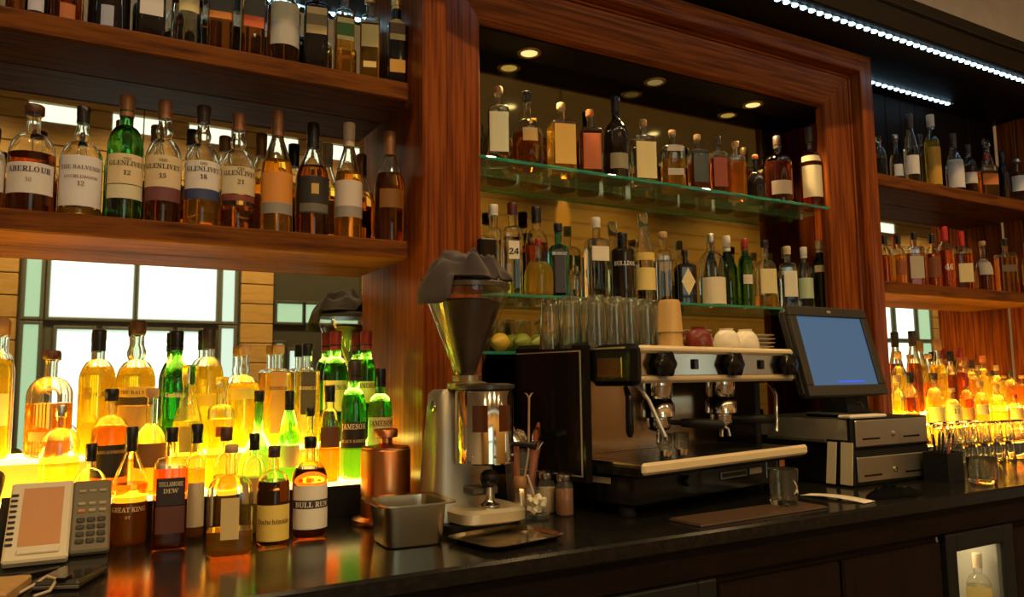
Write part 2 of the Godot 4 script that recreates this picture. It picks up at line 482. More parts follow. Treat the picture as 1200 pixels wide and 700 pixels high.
	["whisky_bottle", "std", 0.678, 1.084, 0.309, 0.322, 0.0693, -16.4, "green", "", 0, "dark", [[0.261, 0.476, "1c1a16", 0.94]], [["JAMESON", 0.433, 0.0165, "e8e0b8"], ["BLACK BARREL", 0.319, 0.0083, "c8b878"]], "green bottle with black label, tenth from left on left lower amber step", "bottles on the left lower step"],
	["whisky_bottle", "std", 0.755, 1.084, 0.309, 0.3, 0.071, -12.2, "green", "", 0, "black", [[0.29, 0.548, "e0cf86", 0.94]], [["JAMESON", 0.485, 0.0168, "2c2a10"]], "green bottle with cream label, last on the right on left lower amber step", "bottles on the left lower step"],
	["whisky_bottle", "std", 0.04, 0.99, 0.41, 0.227, 0.0701, 3.3, "clear", "gold", 0.3, "black", [], [], "clear bottle half hidden by the phone, first from left in front row on left counter", "bottles in front of the left steps"],
	["whisky_bottle", "slope", 0.121, 0.99, 0.41, 0.261, 0.075, -7.1, "clear", "orange", 0.511, "black", [], [["GREAT KING", 0.303, 0.0117, "f0d8a0"], ["ST", 0.238, 0.0068, "e0b070"]], "orange bottle with pale lettering, second from left in front row on left counter", "bottles in front of the left steps"],
	["whisky_bottle", "square", 0.196, 0.99, 0.5, 0.261, 0.0698, -3.2, "clear", "red", 0.66, "black", [[0.359, 0.585, "2c1c16", 0.9], [0.128, 0.352, "5a2c1c", 0.9]], [["TULLAMORE", 0.535, 0.0105, "d8c8a0"], ["DEW", 0.479, 0.0105, "d8c8a0"]], "dark red square bottle with black label, third from left in front row on left counter", "bottles in front of the left steps"],
	["whisky_bottle", "std", 0.261, 0.99, 0.41, 0.262, 0.0393, 1.1, "clear", "amber", 0.6, "black", [[0.089, 0.479, "cfc6a8", 0.9]], [], "slim bottle with grey label, fourth from left in front row on left counter", "bottles in front of the left steps"],
	["whisky_bottle", "std", 0.326, 0.99, 0.42, 0.252, 0.0576, -3.8, "clear", "amber", 0.55, "brownwood", [], [], "amber bottle behind the nearly empty one, fifth from left in front row on left counter", "bottles in front of the left steps"],
	["whisky_bottle", "apoth", 0.3, 0.99, 0.645, 0.227, 0.0924, -9.2, "clear", "amber", 0.22, "cork", [[0.148, 0.523, "c8b078", 0.42]], [], "wide clear bottle nearly empty, cork stopper, sixth from left in front row on left counter", "bottles in front of the left steps"],
	["whisky_bottle", "std", 0.39, 0.99, 0.43, 0.235, 0.0571, 0.3, "clear", "gold", 0.55, "black", [[0.299, 0.556, "c8a860", 0.8]], [], "pale bottle with black cap, seventh from left in front row on left counter", "bottles in front of the left steps"],
	["whisky_bottle", "stout", 0.402, 0.99, 0.59, 0.215, 0.0718, -9.5, "clear", "brown", 0.64, "dark", [[0.045, 0.407, "e0c25c", 0.94]], [["Dalwhinnie", 0.243, 0.0116, "6b4c1c"]], "brown bottle with large yellow label, eighth from left in front row on left counter", "bottles in front of the left steps"],
	["whisky_bottle", "stout", 0.496, 0.99, 0.545, 0.229, 0.0822, -5.6, "clear", "red", 0.68, "black", [[0.373, 0.518, "e4ddcb", 0.9], [0.288, 0.373, "3a3430", 0.92], [0.085, 0.288, "e4ddcb", 0.9]], [["BULL RUN", 0.33, 0.0131, "efe8d8"]], "amber bottle with white label, last on the right in front row on left counter", "bottles in front of the left steps"],
	["liqueur_bottle", "flat", 1.167, 2.033, 0.27, 0.269, 0.07, -22.3, "clear", "pale", 0.2, "cork", [[0.173, 0.667, "cfd2b2", 0.94]], [], "clear flat bottle with pale green label, first from left on upper glass shelf", "bottles on the upper glass shelf"],
	["liqueur_bottle", "globe", 1.276, 2.033, 0.27, 0.271, 0.1077, -18.3, "clear", "brown", 0.45, "black", [[0.328, 0.498, "c0a060", 0.35]], [], "round brown bottle with gold medallion, second from left on upper glass shelf", "bottles on the upper glass shelf"],
	["liqueur_bottle", "square", 1.412, 2.033, 0.27, 0.256, 0.0856, -14.5, "clear", "amber", 0.66, "cork", [[0.124, 0.666, "dcae52", 0.92]], [], "square bottle with gold orange label, third from left on upper glass shelf", "bottles on the upper glass shelf"],
	["liqueur_bottle", "square", 1.532, 2.033, 0.27, 0.252, 0.0727, -24.8, "clear", "red", 0.66, "orangecap", [[0.122, 0.625, "b05a2c", 0.92]], [], "square bottle with rust red label, fourth from left on upper glass shelf", "bottles on the upper glass shelf"],
	["liqueur_bottle", "tall", 1.645, 2.033, 0.27, 0.319, 0.0872, -20.7, "dark", "", 0, "black", [[0.146, 0.32, "8c8468", 0.6]], [], "tall black wine bottle, fifth from left on upper glass shelf", "bottles on the upper glass shelf"],
	["liqueur_bottle", "flat", 1.769, 2.033, 0.27, 0.253, 0.091, -16.6, "clear", "pale", 0.3, "cork", [[0.121, 0.655, "dcc78c", 0.9]], [], "clear flat bottle with cream botanical label, sixth from left on upper glass shelf", "bottles on the upper glass shelf"],
	["liqueur_bottle", "square", 1.907, 2.033, 0.27, 0.236, 0.079, -26.9, "clear", "amber", 0.5, "cork", [[0.617, 0.726, "b8b0a0", 0.8], [0.234, 0.343, "b8b0a0", 0.8]], [], "clear square bottle with white script, seventh from left on upper glass shelf", "bottles on the upper glass shelf"],
	["liqueur_bottle", "square", 2.032, 2.033, 0.27, 0.238, 0.0672, -22.7, "clear", "brown", 0.6, "cork", [[0.19, 0.716, "3c4440", 0.9]], [], "square bottle with dark slate label, eighth from left on upper glass shelf", "bottles on the upper glass shelf"],
	["liqueur_bottle", "flat", 2.137, 2.033, 0.27, 0.247, 0.0696, -18.3, "clear", "red", 0.62, "dark", [[0.178, 0.64, "8c3c28", 0.85]], [], "small bottle with dull red label, ninth from left on upper glass shelf", "bottles on the upper glass shelf"],
	["liqueur_bottle", "flat", 2.233, 2.033, 0.27, 0.241, 0.0703, -28.1, "clear", "orange", 0.66, "cork", [], [], "small flat orange bottle, tenth from left on upper glass shelf", "bottles on the upper glass shelf"],
	["liqueur_bottle", "globe", 2.339, 2.033, 0.27, 0.2, 0.0749, -23.6, "dark", "", 0, "orangecap", [], [], "small black bottle with orange ball cap, third from right on upper glass shelf", "bottles on the upper glass shelf"],
	["liqueur_bottle", "std", 2.471, 2.033, 0.27, 0.297, 0.1087, -33.6, "clear", "red", 0.62, "dark", [[0.149, 0.338, "a89484", 0.6]], [], "round amber bottle with white script, second from right on upper glass shelf", "bottles on the upper glass shelf"],
	["liqueur_bottle", "tall", 2.632, 2.033, 0.3, 0.349, 0.0859, -29.6, "clear", "red", 0.66, "dark", [[0.566, 0.638, "e2d7b2", 0.95], [0.133, 0.514, "e2d7b2", 0.95]], [], "tall red bottle with large cream label, last on the right on upper glass shelf", "bottles on the upper glass shelf"],
	["gin_bottle", "square", 1.145, 1.611, 0.27, 0.296, 0.0422, -11.6, "clear", "pale", 0.6, "white", [], [], "pale bottle beside the left pillar, first from left on lower glass shelf", "bottles on the lower glass shelf"],
	["gin_bottle", "square", 1.215, 1.611, 0.27, 0.309, 0.0586, -21.5, "clear", "pale", 0.62, "darkred", [[0.39, 0.578, "e8e0cc", 0.62]], [["24", 0.47, 0.0248, "1c1a18"]], "pale square bottle with white number tag, second from left on lower glass shelf", "bottles on the lower glass shelf"],
	["gin_bottle", "std", 1.333, 1.611, 0.225, 0.316, 0.0763, -12.1, "clear", "red", 0.6, "black", [], [], "purple red bottle with black cap, third from left on lower glass shelf", "bottles on the lower glass shelf"],
	["gin_bottle", "globe", 1.286, 1.611, 0.312, 0.189, 0.0934, -17.4, "clear", "gold", 0.58, "redcap", [], [], "squat golden bottle with red cap, fourth from left on lower glass shelf", "bottles on the lower glass shelf"],
	["gin_bottle", "apoth", 1.384, 1.611, 0.28, 0.255, 0.0706, -22.1, "teal", "", 0, "black", [[0.075, 0.642, "3a3440", 0.5]], [["BOMBAY", 0.586, 0.0113, "d8d8e0"]], "teal bottle with slim dark label, fifth from left on lower glass shelf", "bottles on the lower glass shelf"],
	["gin_bottle", "std", 1.459, 1.611, 0.27, 0.117, 0.0431, -17.6, "clear", "pale", 0.3, "glass", [], [], "tiny clear bottle, sixth from left on lower glass shelf", "bottles on the lower glass shelf"],
	["gin_bottle", "square", 1.548, 1.611, 0.27, 0.292, 0.0741, -13.3, "clear", "pale", 0.62, "white", [[0.465, 0.636, "dcd3bc", 0.9]], [], "clear bottle with white cap and label, seventh from left on lower glass shelf", "bottles on the lower glass shelf"],
	["gin_bottle", "bulldog", 1.66, 1.611, 0.27, 0.248, 0.083, -23.5, "dark", "", 0, "black", [], [["BULLDOG", 0.54, 0.0165, "d8d8d8"]], "stocky black bottle with pale lettering, eighth from left on lower glass shelf", "bottles on the lower glass shelf"],
	["gin_bottle", "slope", 1.755, 1.611, 0.27, 0.328, 0.0781, -19.1, "clear", "pale", 0.5, "glass", [[0.465, 0.549, "d8b860", 0.92], [0.14, 0.381, "dcc474", 0.92]], [], "clear bottle with yellow cream label, ninth from left on lower glass shelf", "bottles on the lower glass shelf"],
	["gin_bottle", "square", 1.846, 1.611, 0.27, 0.267, 0.0498, -29.0, "clear", "pale", 0.6, "cork", [], [], "slim clear bottle with cork, tenth from left on lower glass shelf", "bottles on the lower glass shelf"],
	["gin_bottle", "square", 1.948, 1.611, 0.27, 0.208, 0.0706, -24.6, "dark", "", 0, "black", [[0.161, 0.66, "dccb98", 0.78, "diamond"]], [], "black square bottle with cream diamond label, eighth from right on lower glass shelf", "bottles on the lower glass shelf"],
	["gin_bottle", "std", 2.082, 1.611, 0.27, 0.28, 0.0967, -20.5, "clear", "pale", 0.4, "silver", [[0.022, 0.388, "e0d2b2", 0.94]], [], "clear bottle with wide cream label, seventh from right on lower glass shelf", "bottles on the lower glass shelf"],
	["gin_bottle", "slope", 2.209, 1.611, 0.225, 0.289, 0.0748, -30.2, "darkgreen", "", 0, "white", [], [], "dark green bottle with white cap, sixth from right on lower glass shelf", "bottles on the lower glass shelf"],
	["gin_bottle", "std", 2.259, 1.611, 0.27, 0.275, 0.0569, -25.7, "green", "", 0, "redcap", [[0.341, 0.474, "d8c8b0", 0.5]], [], "green bottle with red cap, fifth from right on lower glass shelf", "bottles on the lower glass shelf"],
	["gin_bottle", "apoth", 2.369, 1.611, 0.27, 0.277, 0.0782, -21.2, "clear", "amber", 0.2, "black", [[0.222, 0.576, "dccb92", 0.92]], [], "clear bottle with cream label, amber dregs, fourth from right on lower glass shelf", "bottles on the lower glass shelf"],
	["gin_bottle", "square", 2.499, 1.611, 0.27, 0.263, 0.0586, -31.2, "clear", "pale", 0.5, "cream", [[0.207, 0.602, "e0d8bc", 0.94]], [], "square clear bottle with cream label, third from right on lower glass shelf", "bottles on the lower glass shelf"],
	["gin_bottle", "std", 2.597, 1.611, 0.27, 0.267, 0.0622, -26.6, "clear", "pale", 0.4, "white", [[0.193, 0.509, "b8c8a4", 0.94]], [], "clear bottle with pale green label, second from right on lower glass shelf", "bottles on the lower glass shelf"],
	["gin_bottle", "std", 2.697, 1.611, 0.27, 0.303, 0.0694, -21.9, "darkgreen", "", 0, "cream", [[0.547, 0.641, "c8c09a", 0.9]], [], "dark green bottle with red seal, last on the right on lower glass shelf", "bottles on the lower glass shelf"],
	["spirit_bottle", "std", 3.092, 2.202, 0.3, 0.212, 0.0585, -33.3, "clear", "pale", 0.5, "glass", [], [], "clear bottle by the frame, first from left on top right shelf", "bottles on the top right shelf"],
	["spirit_bottle", "globe", 3.218, 2.202, 0.296, 0.239, 0.0561, -28.7, "clear", "pale", 0.6, "silver", [[0.171, 0.402, "cfd2d4", 0.6]], [], "domed clear bottle, second from left on top right shelf", "bottles on the top right shelf"],
	["spirit_bottle", "slope", 3.25, 2.202, 0.349, 0.327, 0.0609, -38.2, "clear", "pale", 0.5, "dark", [[0.126, 0.39, "d8d6d0", 0.9]], [], "long necked clear bottle, white label, third from left on top right shelf", "bottles on the top right shelf"],
	["spirit_bottle", "std", 3.494, 2.202, 0.24, 0.298, 0.051, -33.4, "clear", "amber", 0.6, "dark", [], [], "narrow amber bottle, fourth from left on top right shelf", "bottles on the top right shelf"],
	["spirit_bottle", "std", 3.496, 2.202, 0.3, 0.377, 0.0666, -28.6, "clear", "gold", 0.66, "cream", [[0.088, 0.567, "c8962c", 0.85]], [], "tall bottle with yellow label, fifth from left on top right shelf", "bottles on the top right shelf"],
	["spirit_bottle", "slope", 3.669, 2.202, 0.3, 0.311, 0.0787, -38.3, "clear", "pale", 0.5, "dark", [[0.118, 0.563, "dcd8d4", 0.92]], [], "clear bottle with white and red label, sixth from left on top right shelf", "bottles on the top right shelf"],
	["spirit_bottle", "std", 3.79, 2.202, 0.3, 0.273, 0.0664, -33.6, "clear", "brown", 0.6, "dark", [[0.267, 0.47, "cfc8bc", 0.8]], [], "brown bottle with small white label, seventh from left on top right shelf", "bottles on the top right shelf"],
	["spirit_bottle", "flat", 3.95, 2.202, 0.3, 0.252, 0.0887, -28.9, "clear", "brown", 0.62, "redcap", [[0.339, 0.564, "d07a2c", 0.94]], [], "wide bottle with orange band label, eighth from left on top right shelf", "bottles on the top right shelf"],
	["spirit_bottle", "std", 4.098, 2.202, 0.225, 0.37, 0.0633, -38.0, "clear", "pale", 0.6, "glass", [], [], "clear bottle behind the orange banded one, ninth from left on top right shelf", "bottles on the top right shelf"],
	["spirit_bottle", "std", 4.097, 2.202, 0.3, 0.281, 0.0526, -33.3, "dark", "", 0, "black", [], [], "slim dark bottle, tenth from left on top right shelf", "bottles on the top right shelf"],
	["spirit_bottle", "stout", 4.233, 2.202, 0.3, 0.263, 0.0926, -28.5, "clear", "pale", 0.5, "silver", [[0.312, 0.62, "dcdad6", 0.9]], [], "clear bottle with white label, last on the right on top right shelf", "bottles on the top right shelf"],
	["bourbon_bottle", "std", 3.098, 1.739, 0.292, 0.225, 0.056, -33.3, "clear", "brown", 0.6, "black", [], [], "brown bottle by the frame, first from left on middle right shelf", "bottles on the middle right shelf"],
	["bourbon_bottle", "std", 3.114, 1.739, 0.348, 0.216, 0.0511, -28.5, "clear", "amber", 0.6, "black", [[0.199, 0.494, "8c4a20", 0.8]], [], "narrow amber bottle, second from left on middle right shelf", "bottles on the middle right shelf"],
	["bourbon_bottle", "flat", 3.304, 1.739, 0.3, 0.254, 0.0774, -38.2, "clear", "brown", 0.62, "black", [[0.166, 0.563, "b8ae98", 0.8]], [], "wide bottle with grey white label, third from left on middle right shelf", "bottles on the middle right shelf"],
	["bourbon_bottle", "std", 3.44, 1.739, 0.3, 0.258, 0.0624, -33.5, "clear", "brown", 0.64, "black", [[0.211, 0.565, "7a4420", 0.85]], [], "brown bottle with tan label, fourth from left on middle right shelf", "bottles on the middle right shelf"],
	["bourbon_bottle", "stout", 3.537, 1.739, 0.3, 0.302, 0.0628, -28.7, "clear", "red", 0.62, "redwax", [], [["46", 0.357, 0.032, "e0d8cc"]], "bottle with red wax neck, pale number, fifth from left on middle right shelf", "bottles on the middle right shelf"],
	["bourbon_bottle", "square", 3.675, 1.739, 0.3, 0.29, 0.075, -38.3, "clear", "red", 0.62, "redwax", [[0.146, 0.456, "dccb92", 0.9]], [], "square bottle with red wax top, cream label, sixth from left on middle right shelf", "bottles on the middle right shelf"],
	["bourbon_bottle", "globe", 3.854, 1.739, 0.3, 0.258, 0.0783, -33.8, "clear", "brown", 0.5, "cork", [[0.345, 0.654, "b8b0a8", 0.7]], [], "round bottle with silver disc, seventh from left on middle right shelf", "bottles on the middle right shelf"],
	["bourbon_bottle", "flat", 4.058, 1.739, 0.3, 0.287, 0.0975, -29.3, "clear", "brown", 0.66, "black", [[0.407, 0.527, "6a5a48", 0.8]], [], "wide dark bottle with faint lettering, eighth from left on middle right shelf", "bottles on the middle right shelf"],
	["bourbon_bottle", "std", 4.205, 1.739, 0.33, 0.272, 0.0576, -39.0, "clear", "amber", 0.6, "cork", [[0.263, 0.616, "cfa860", 0.8]], [], "amber bottle cut by the frame, last on the right on middle right shelf", "bottles on the middle right shelf"],
	["spirit_bottle", "std", 3.248, 1.178, 0.224, 0.277, 0.0644, -29.6, "clear", "gold", 0.6, "cork", [], [], "yellow bottle by the monitor, first from left on right upper amber step", "bottles on the right upper step"],
	["spirit_bottle", "slope", 3.362, 1.178, 0.224, 0.372, 0.0659, -24.9, "clear", "brown", 0.6, "dark", [], [], "tall dark bottle, second from left on right upper amber step", "bottles on the right upper step"],
	["spirit_bottle", "globe", 3.472, 1.178, 0.224, 0.267, 0.0577, -34.5, "clear", "orange", 0.5, "cork", [], [], "small orange bottle, third from left on right upper amber step", "bottles on the right upper step"],
	["spirit_bottle", "slope", 3.549, 1.178, 0.224, 0.336, 0.0727, -29.6, "clear", "gold", 0.64, "cork", [], [], "long necked gold bottle, fourth from left on right upper amber step", "bottles on the right upper step"],
	["spirit_bottle", "std", 3.648, 1.178, 0.224, 0.28, 0.0552, -39.0, "clear", "brown", 0.6, "black", [], [], "brown bottle with black cap, fifth from left on right upper amber step", "bottles on the right upper step"],
	["spirit_bottle", "std", 3.732, 1.178, 0.224, 0.297, 0.0555, -34.2, "clear", "red", 0.6, "redcap", [], [], "red amber bottle with red cap, sixth from left on right upper amber step", "bottles on the right upper step"],
	["spirit_bottle", "std", 3.822, 1.178, 0.224, 0.239, 0.0601, -29.3, "clear", "amber", 0.6, "dark", [], [], "amber bottle with dark cap, seventh from left on right upper amber step", "bottles on the right upper step"],
	["spirit_bottle", "std", 3.921, 1.178, 0.224, 0.261, 0.0621, -38.7, "clear", "gold", 0.6, "orangecap", [], [], "gold bottle with orange cap, eighth from left on right upper amber step", "bottles on the right upper step"],
	["spirit_bottle", "std", 4.034, 1.178, 0.224, 0.214, 0.0625, -33.9, "clear", "gold", 0.6, "cork", [], [], "bright yellow bottle with cork, ninth from left on right upper amber step", "bottles on the right upper step"],
	["spirit_bottle", "std", 4.159, 1.178, 0.224, 0.188, 0.063, -29.1, "clear", "amber", 0.6, "dark", [], [], "amber bottle in the corner, tenth from left on right upper amber step", "bottles on the right upper step"],
	["spirit_bottle", "stout", 4.263, 1.178, 0.224, 0.161, 0.0478, -38.5, "clear", "orange", 0.6, "cork", [], [], "orange bottle at the frame edge, last on the right on right upper amber step", "bottles on the right upper step"],
	["spirit_bottle", "std", 3.102, 1.084, 0.309, 0.263, 0.0553, -29.5, "clear", "gold", 0.6, "cork", [], [], "pale gold bottle by the cash drawer, first from left on right lower amber step", "bottles on the right lower step"],
	["spirit_bottle", "std", 3.198, 1.084, 0.309, 0.277, 0.0583, -24.8, "clear", "brown", 0.6, "black", [], [], "brown bottle with black neck, second from left on right lower amber step", "bottles on the right lower step"],
	["spirit_bottle", "stout", 3.366, 1.084, 0.309, 0.273, 0.0737, -34.6, "clear", "gold", 0.6, "dark", [[0.195, 0.443, "e0d070", 0.85]], [], "gold bottle with pale cap, third from left on right lower amber step", "bottles on the right lower step"],
	["spirit_bottle", "stout", 3.497, 1.084, 0.309, 0.202, 0.0676, -29.9, "clear", "gold", 0.6, "cork", [[0.277, 0.638, "e8dc90", 0.9]], [["11", 0.486, 0.0234, "8a7020"]], "bottle with cream number label, fourth from left on right lower amber step", "bottles on the right lower step"],
	["spirit_bottle", "std", 3.615, 1.084, 0.309, 0.251, 0.0588, -39.5, "clear", "orange", 0.6, "redcap", [[0.22, 0.437, "c88a40", 0.85]], [], "orange bottle with tan label, fifth from left on right lower amber step", "bottles on the right lower step"],
	["spirit_bottle", "std", 3.729, 1.084, 0.309, 0.234, 0.0605, -34.7, "clear", "amber", 0.6, "cork", [[0.32, 0.523, "d8c080", 0.85]], [], "amber bottle with cream label, sixth from left on right lower amber step", "bottles on the right lower step"],
	["spirit_bottle", "std", 3.866, 1.084, 0.309, 0.216, 0.0686, -30.0, "clear", "gold", 0.6, "cork", [], [], "bright gold bottle in the glow, seventh from left on right lower amber step", "bottles on the right lower step"],
	["spirit_bottle", "stout", 4.02, 1.084, 0.309, 0.164, 0.0665, -39.6, "clear", "orange", 0.6, "redcap", [[0.249, 0.6, "d8a860", 0.85]], [], "orange bottle with red cap, last on the right on right lower amber step", "bottles on the right lower step"]]

# ------------------------------------------------------------------ bottles
# shoulder start, neck start (of the height), shoulder curve a, b, squareness, depth, neck radius, cap height, cap radius, neck bulge
const STYLES := {
	"std": [0.58, 0.76, 2.0, 0.62, 2.0, 1.0, 0.0135, 0.050, 0.0152, 0.0],
	"stout": [0.56, 0.75, 2.0, 0.58, 2.0, 1.0, 0.0150, 0.034, 0.0180, 0.0],
	"balv": [0.52, 0.70, 2.0, 0.60, 2.0, 1.0, 0.0130, 0.042, 0.0150, 0.35],
	"slope": [0.50, 0.80, 1.5, 1.25, 2.0, 1.0, 0.0130, 0.062, 0.0148, 0.0],
	"tall": [0.56, 0.74, 1.7, 0.95, 2.0, 1.0, 0.0125, 0.055, 0.0145, 0.0],
	"square": [0.66, 0.75, 3.0, 0.50, 7.0, 1.0, 0.0135, 0.036, 0.0155, 0.0],
	"flat": [0.68, 0.76, 3.0, 0.50, 6.0, 0.58, 0.0130, 0.036, 0.0155, 0.0],
	"apoth": [0.56, 0.72, 2.2, 0.55, 4.5, 0.72, 0.0140, 0.030, 0.0165, 0.0],
	"tri": [0.58, 0.76, 1.6, 0.9, 3.2, 1.0, 0.0140, 0.048, 0.0155, 0.0],
	"globe": [0.34, 0.66, 2.0, 0.60, 2.0, 1.0, 0.0135, 0.034, 0.0165, 0.0],
	"decanter": [0.24, 0.58, 1.4, 1.0, 2.0, 1.0, 0.0125, 0.034, 0.0150, 0.0],
	"bulldog": [0.70, 0.78, 3.5, 0.5, 2.0, 1.0, 0.0190, 0.040, 0.0210, 0.0],
}

func liquid_mat(k: String) -> Material:
	match k:
		"gold": return fluid(lin(0.98, 0.76, 0.07), 0.036, 0.0, 0.12)
		"amber": return fluid(lin(0.92, 0.46, 0.04), 0.036, 0.0, 0.08)
		"orange": return fluid(lin(0.94, 0.34, 0.02), 0.036, 0.0, 0.10)
		"red": return fluid(lin(0.62, 0.13, 0.015), 0.036, 0.0, 0.03)
		"brown": return fluid(lin(0.50, 0.17, 0.025), 0.036, 0.0, 0.03)
		"olive": return fluid(lin(0.55, 0.48, 0.28))
	return fluid(lin(0.94, 0.93, 0.84))

func glass_mat(k: String) -> Material:
	match k:
		"green": return fluid(lin(0.10, 0.58, 0.09), 0.05)
		"darkgreen": return fluid(lin(0.03, 0.22, 0.06), 0.05)
		"teal": return fluid(lin(0.10, 0.62, 0.60), 0.05)
		"dark": return solid(lin(0.012, 0.008, 0.006), 0.06)
	return pane(Color(0.92, 0.95, 0.9), 0.05)

func cap_mat(k: String) -> Material:
	match k:
		"black": return solid(lin(0.012, 0.011, 0.011), 0.3)
		"dark": return solid(lin(0.05, 0.03, 0.025), 0.35)
		"brownwood": return solid(lin(0.09, 0.032, 0.014), 0.45)
		"copper": return solid(lin(0.40, 0.19, 0.085), 0.42, 0.5)
		"cork": return solid(lin(0.50, 0.30, 0.14), 0.8)
		"cream": return solid(lin(0.66, 0.54, 0.36), 0.5)
		"white": return solid(lin(0.75, 0.72, 0.64), 0.4)
		"gold": return solid(lin(0.75, 0.50, 0.16), 0.3, 0.9)
		"silver": return solid(lin(0.62, 0.60, 0.56), 0.28, 0.9)
		"redcap": return solid(lin(0.32, 0.03, 0.02), 0.35)
		"redwax": return solid(lin(0.55, 0.02, 0.015), 0.25)
		"darkred": return solid(lin(0.09, 0.012, 0.015), 0.35)
		"orangecap": return solid(lin(0.62, 0.20, 0.06), 0.5)
		"blue": return solid(lin(0.03, 0.06, 0.30), 0.3)
	return fluid(lin(0.95, 0.95, 0.9), 0.05)

func bottle(row: Array) -> void:
	var st: Array = STYLES[row[1]]
	var H: float = row[5]
	var R: float = row[6] * 0.5
	var e: float = st[4]
	var dz: float = st[5]
	var k := clampf(H / 0.29, 0.6, 1.15)
	var nr: float = st[6] * k
	var caph: float = st[7] * k
	var capr: float = st[8] * k
	if row[11] == "redwax":
		caph *= 1.9
	var top := H - caph * 0.72        # where the glass ends inside the cap
	var t := thing(row[0], row[14], "bottle", Vector3(row[2], row[3], row[4]), row[7], row[15])
	var seg := 24 if e < 2.5 else 32
	# (radius, height, squareness mix)
	var pr := [[R * 0.90, 0.0, 1.0], [R * 0.985, 0.004, 1.0], [R, 0.010, 1.0], [R, st[0] * H * 0.5, 1.0], [R, st[0] * H, 1.0]]
	for i in range(1, 9):
		var u := i / 8.0
		var f := pow(1.0 - pow(u, st[2]), st[3])
		pr.append([nr + (R - nr) * f, lerpf(st[0], st[1], u) * H, 1.0 - u * u])
	var ny: float = st[1] * H
	if st[9] > 0.0:
		for i in range(1, 7):
			var u := i / 7.0
			pr.append([nr * (1.0 + st[9] * sin(PI * u)), lerpf(ny, top, u * 0.55), 0.0])
	pr.append([nr, lerpf(ny, top, 0.6), 0.0])
	pr.append([nr, top - 0.006, 0.0])
	pr.append([nr * 1.12, top - 0.004, 0.0])
	pr.append([nr * 1.12, top, 0.0])
	var rings := []
	for p in pr:
		rings.append(MB.ring(maxf(p[0], 0.001), p[1], seg, lerpf(2.0, e, p[2]), lerpf(1.0, dz, p[2])))
	var fill: float = row[10]
	if row[8] == "clear":
		# the filled part is one body, the empty part above it a hollow wall of glass
		var fy := maxf(fill, 0.035) * H
		var lq := []
		var wall_o := []
		var wall_i := []
		var prev = null
		for p in pr:
			var g := MB.ring(maxf(p[0], 0.001), p[1], seg, lerpf(2.0, e, p[2]), lerpf(1.0, dz, p[2]))
			if p[1] <= fy:
				lq.append(g)
			else:
				if wall_o.is_empty():
					var w: float = (fy - prev[1]) / maxf(p[1] - prev[1], 1e-5)
					var r0 := lerpf(prev[0], p[0], w)
					var e0 := lerpf(2.0, e, lerpf(prev[2], p[2], w))
					var d0 := lerpf(1.0, dz, lerpf(prev[2], p[2], w))
					lq.append(MB.ring(r0, fy, seg, e0, d0))
					wall_o.append(MB.ring(r0, fy + 0.0004, seg, e0, d0))
					wall_i.append(MB.ring(r0 - 0.0024, fy + 0.0004, seg, e0, d0))
				wall_o.append(g)
				wall_i.append(MB.ring(maxf(p[0] - 0.0024, 0.003), p[1], seg, lerpf(2.0, e, p[2]), lerpf(1.0, dz, p[2])))
			prev = p
		wall_i.reverse()
		wall_i.append(wall_o[0])
		part(t, "glass", nb().shell(wall_o, wall_i), fluid(lin(0.97, 0.97, 0.92), 0.047))
		part(t, "liquid" if fill > 0.05 else "glass_base", nb().loft(lq), liquid_mat(row[9]) if fill > 0.05 else fluid(lin(0.95, 0.95, 0.9), 0.047))
	else:
		part(t, "glass", nb().loft(rings, true, true), glass_mat(row[8]))
	# stopper
	var cy := H - caph
	var cm := cap_mat(row[11])
	match row[11]:
		"cork", "brownwood", "orangecap", "silver", "glass":
			var cr := capr * (1.25 if row[1] == "stout" else 1.08)
			part(t, "stopper", nb().lathe([[cr * 0.9, cy + caph * 0.26], [cr, cy + caph * 0.32], [cr, cy + caph * 0.9], [cr * 0.85, H], [0.0, H]], 16, Transform3D(), 2.0, 1.0, true, false), cm)
		_:
			part(t, "cap", nb().lathe([[capr * 0.98, cy], [capr, cy + 0.002], [capr * 0.97, cy + caph * 0.45], [capr * 1.02, cy + caph * 0.5], [capr * 1.02, H - 0.003], [capr * 0.9, H], [0.0, H]], 16, Transform3D(), 2.0, 1.0, true, false), cm)
	# where a point (along the front, height) lies on the glass, a little proud of it
	var rad := func(y: float) -> Array:
		for i in range(1, pr.size()):
			if y <= pr[i][1]:
				var w: float = (y - pr[i - 1][1]) / maxf(pr[i][1] - pr[i - 1][1], 1e-6)
				return [lerpf(pr[i - 1][0], pr[i][0], w), lerpf(pr[i - 1][2], pr[i][2], w)]
		return [nr, 0.0]
	var on := func(x: float, y: float, off: float) -> Array:
		var q: Array = rad.call(y)
		var r: float = q[0]
		var ee := lerpf(2.0, e, q[1])
		var d := lerpf(1.0, dz, q[1])
		if ee < 2.6:
			var a := x / maxf(r, 0.004)
			var nn := Vector3(sin(a) * d, 0, cos(a)).normalized()
			return [Vector3(r * sin(a), y, r * d * cos(a)) + nn * off, nn]
		var xx := clampf(x / r, -0.985, 0.985)
		var z := r * d * pow(1.0 - pow(absf(xx), ee), 1.0 / ee)
		var nn := Vector3(signf(xx) * pow(absf(xx), ee - 1.0), 0, pow(absf(z / (r * d)), ee - 1.0) / d).normalized()
		return [Vector3(xx * r, y, z) + nn * off, nn]
	var arc := 1.35 if e < 2.6 else 0.93
	var lift := 0.0005
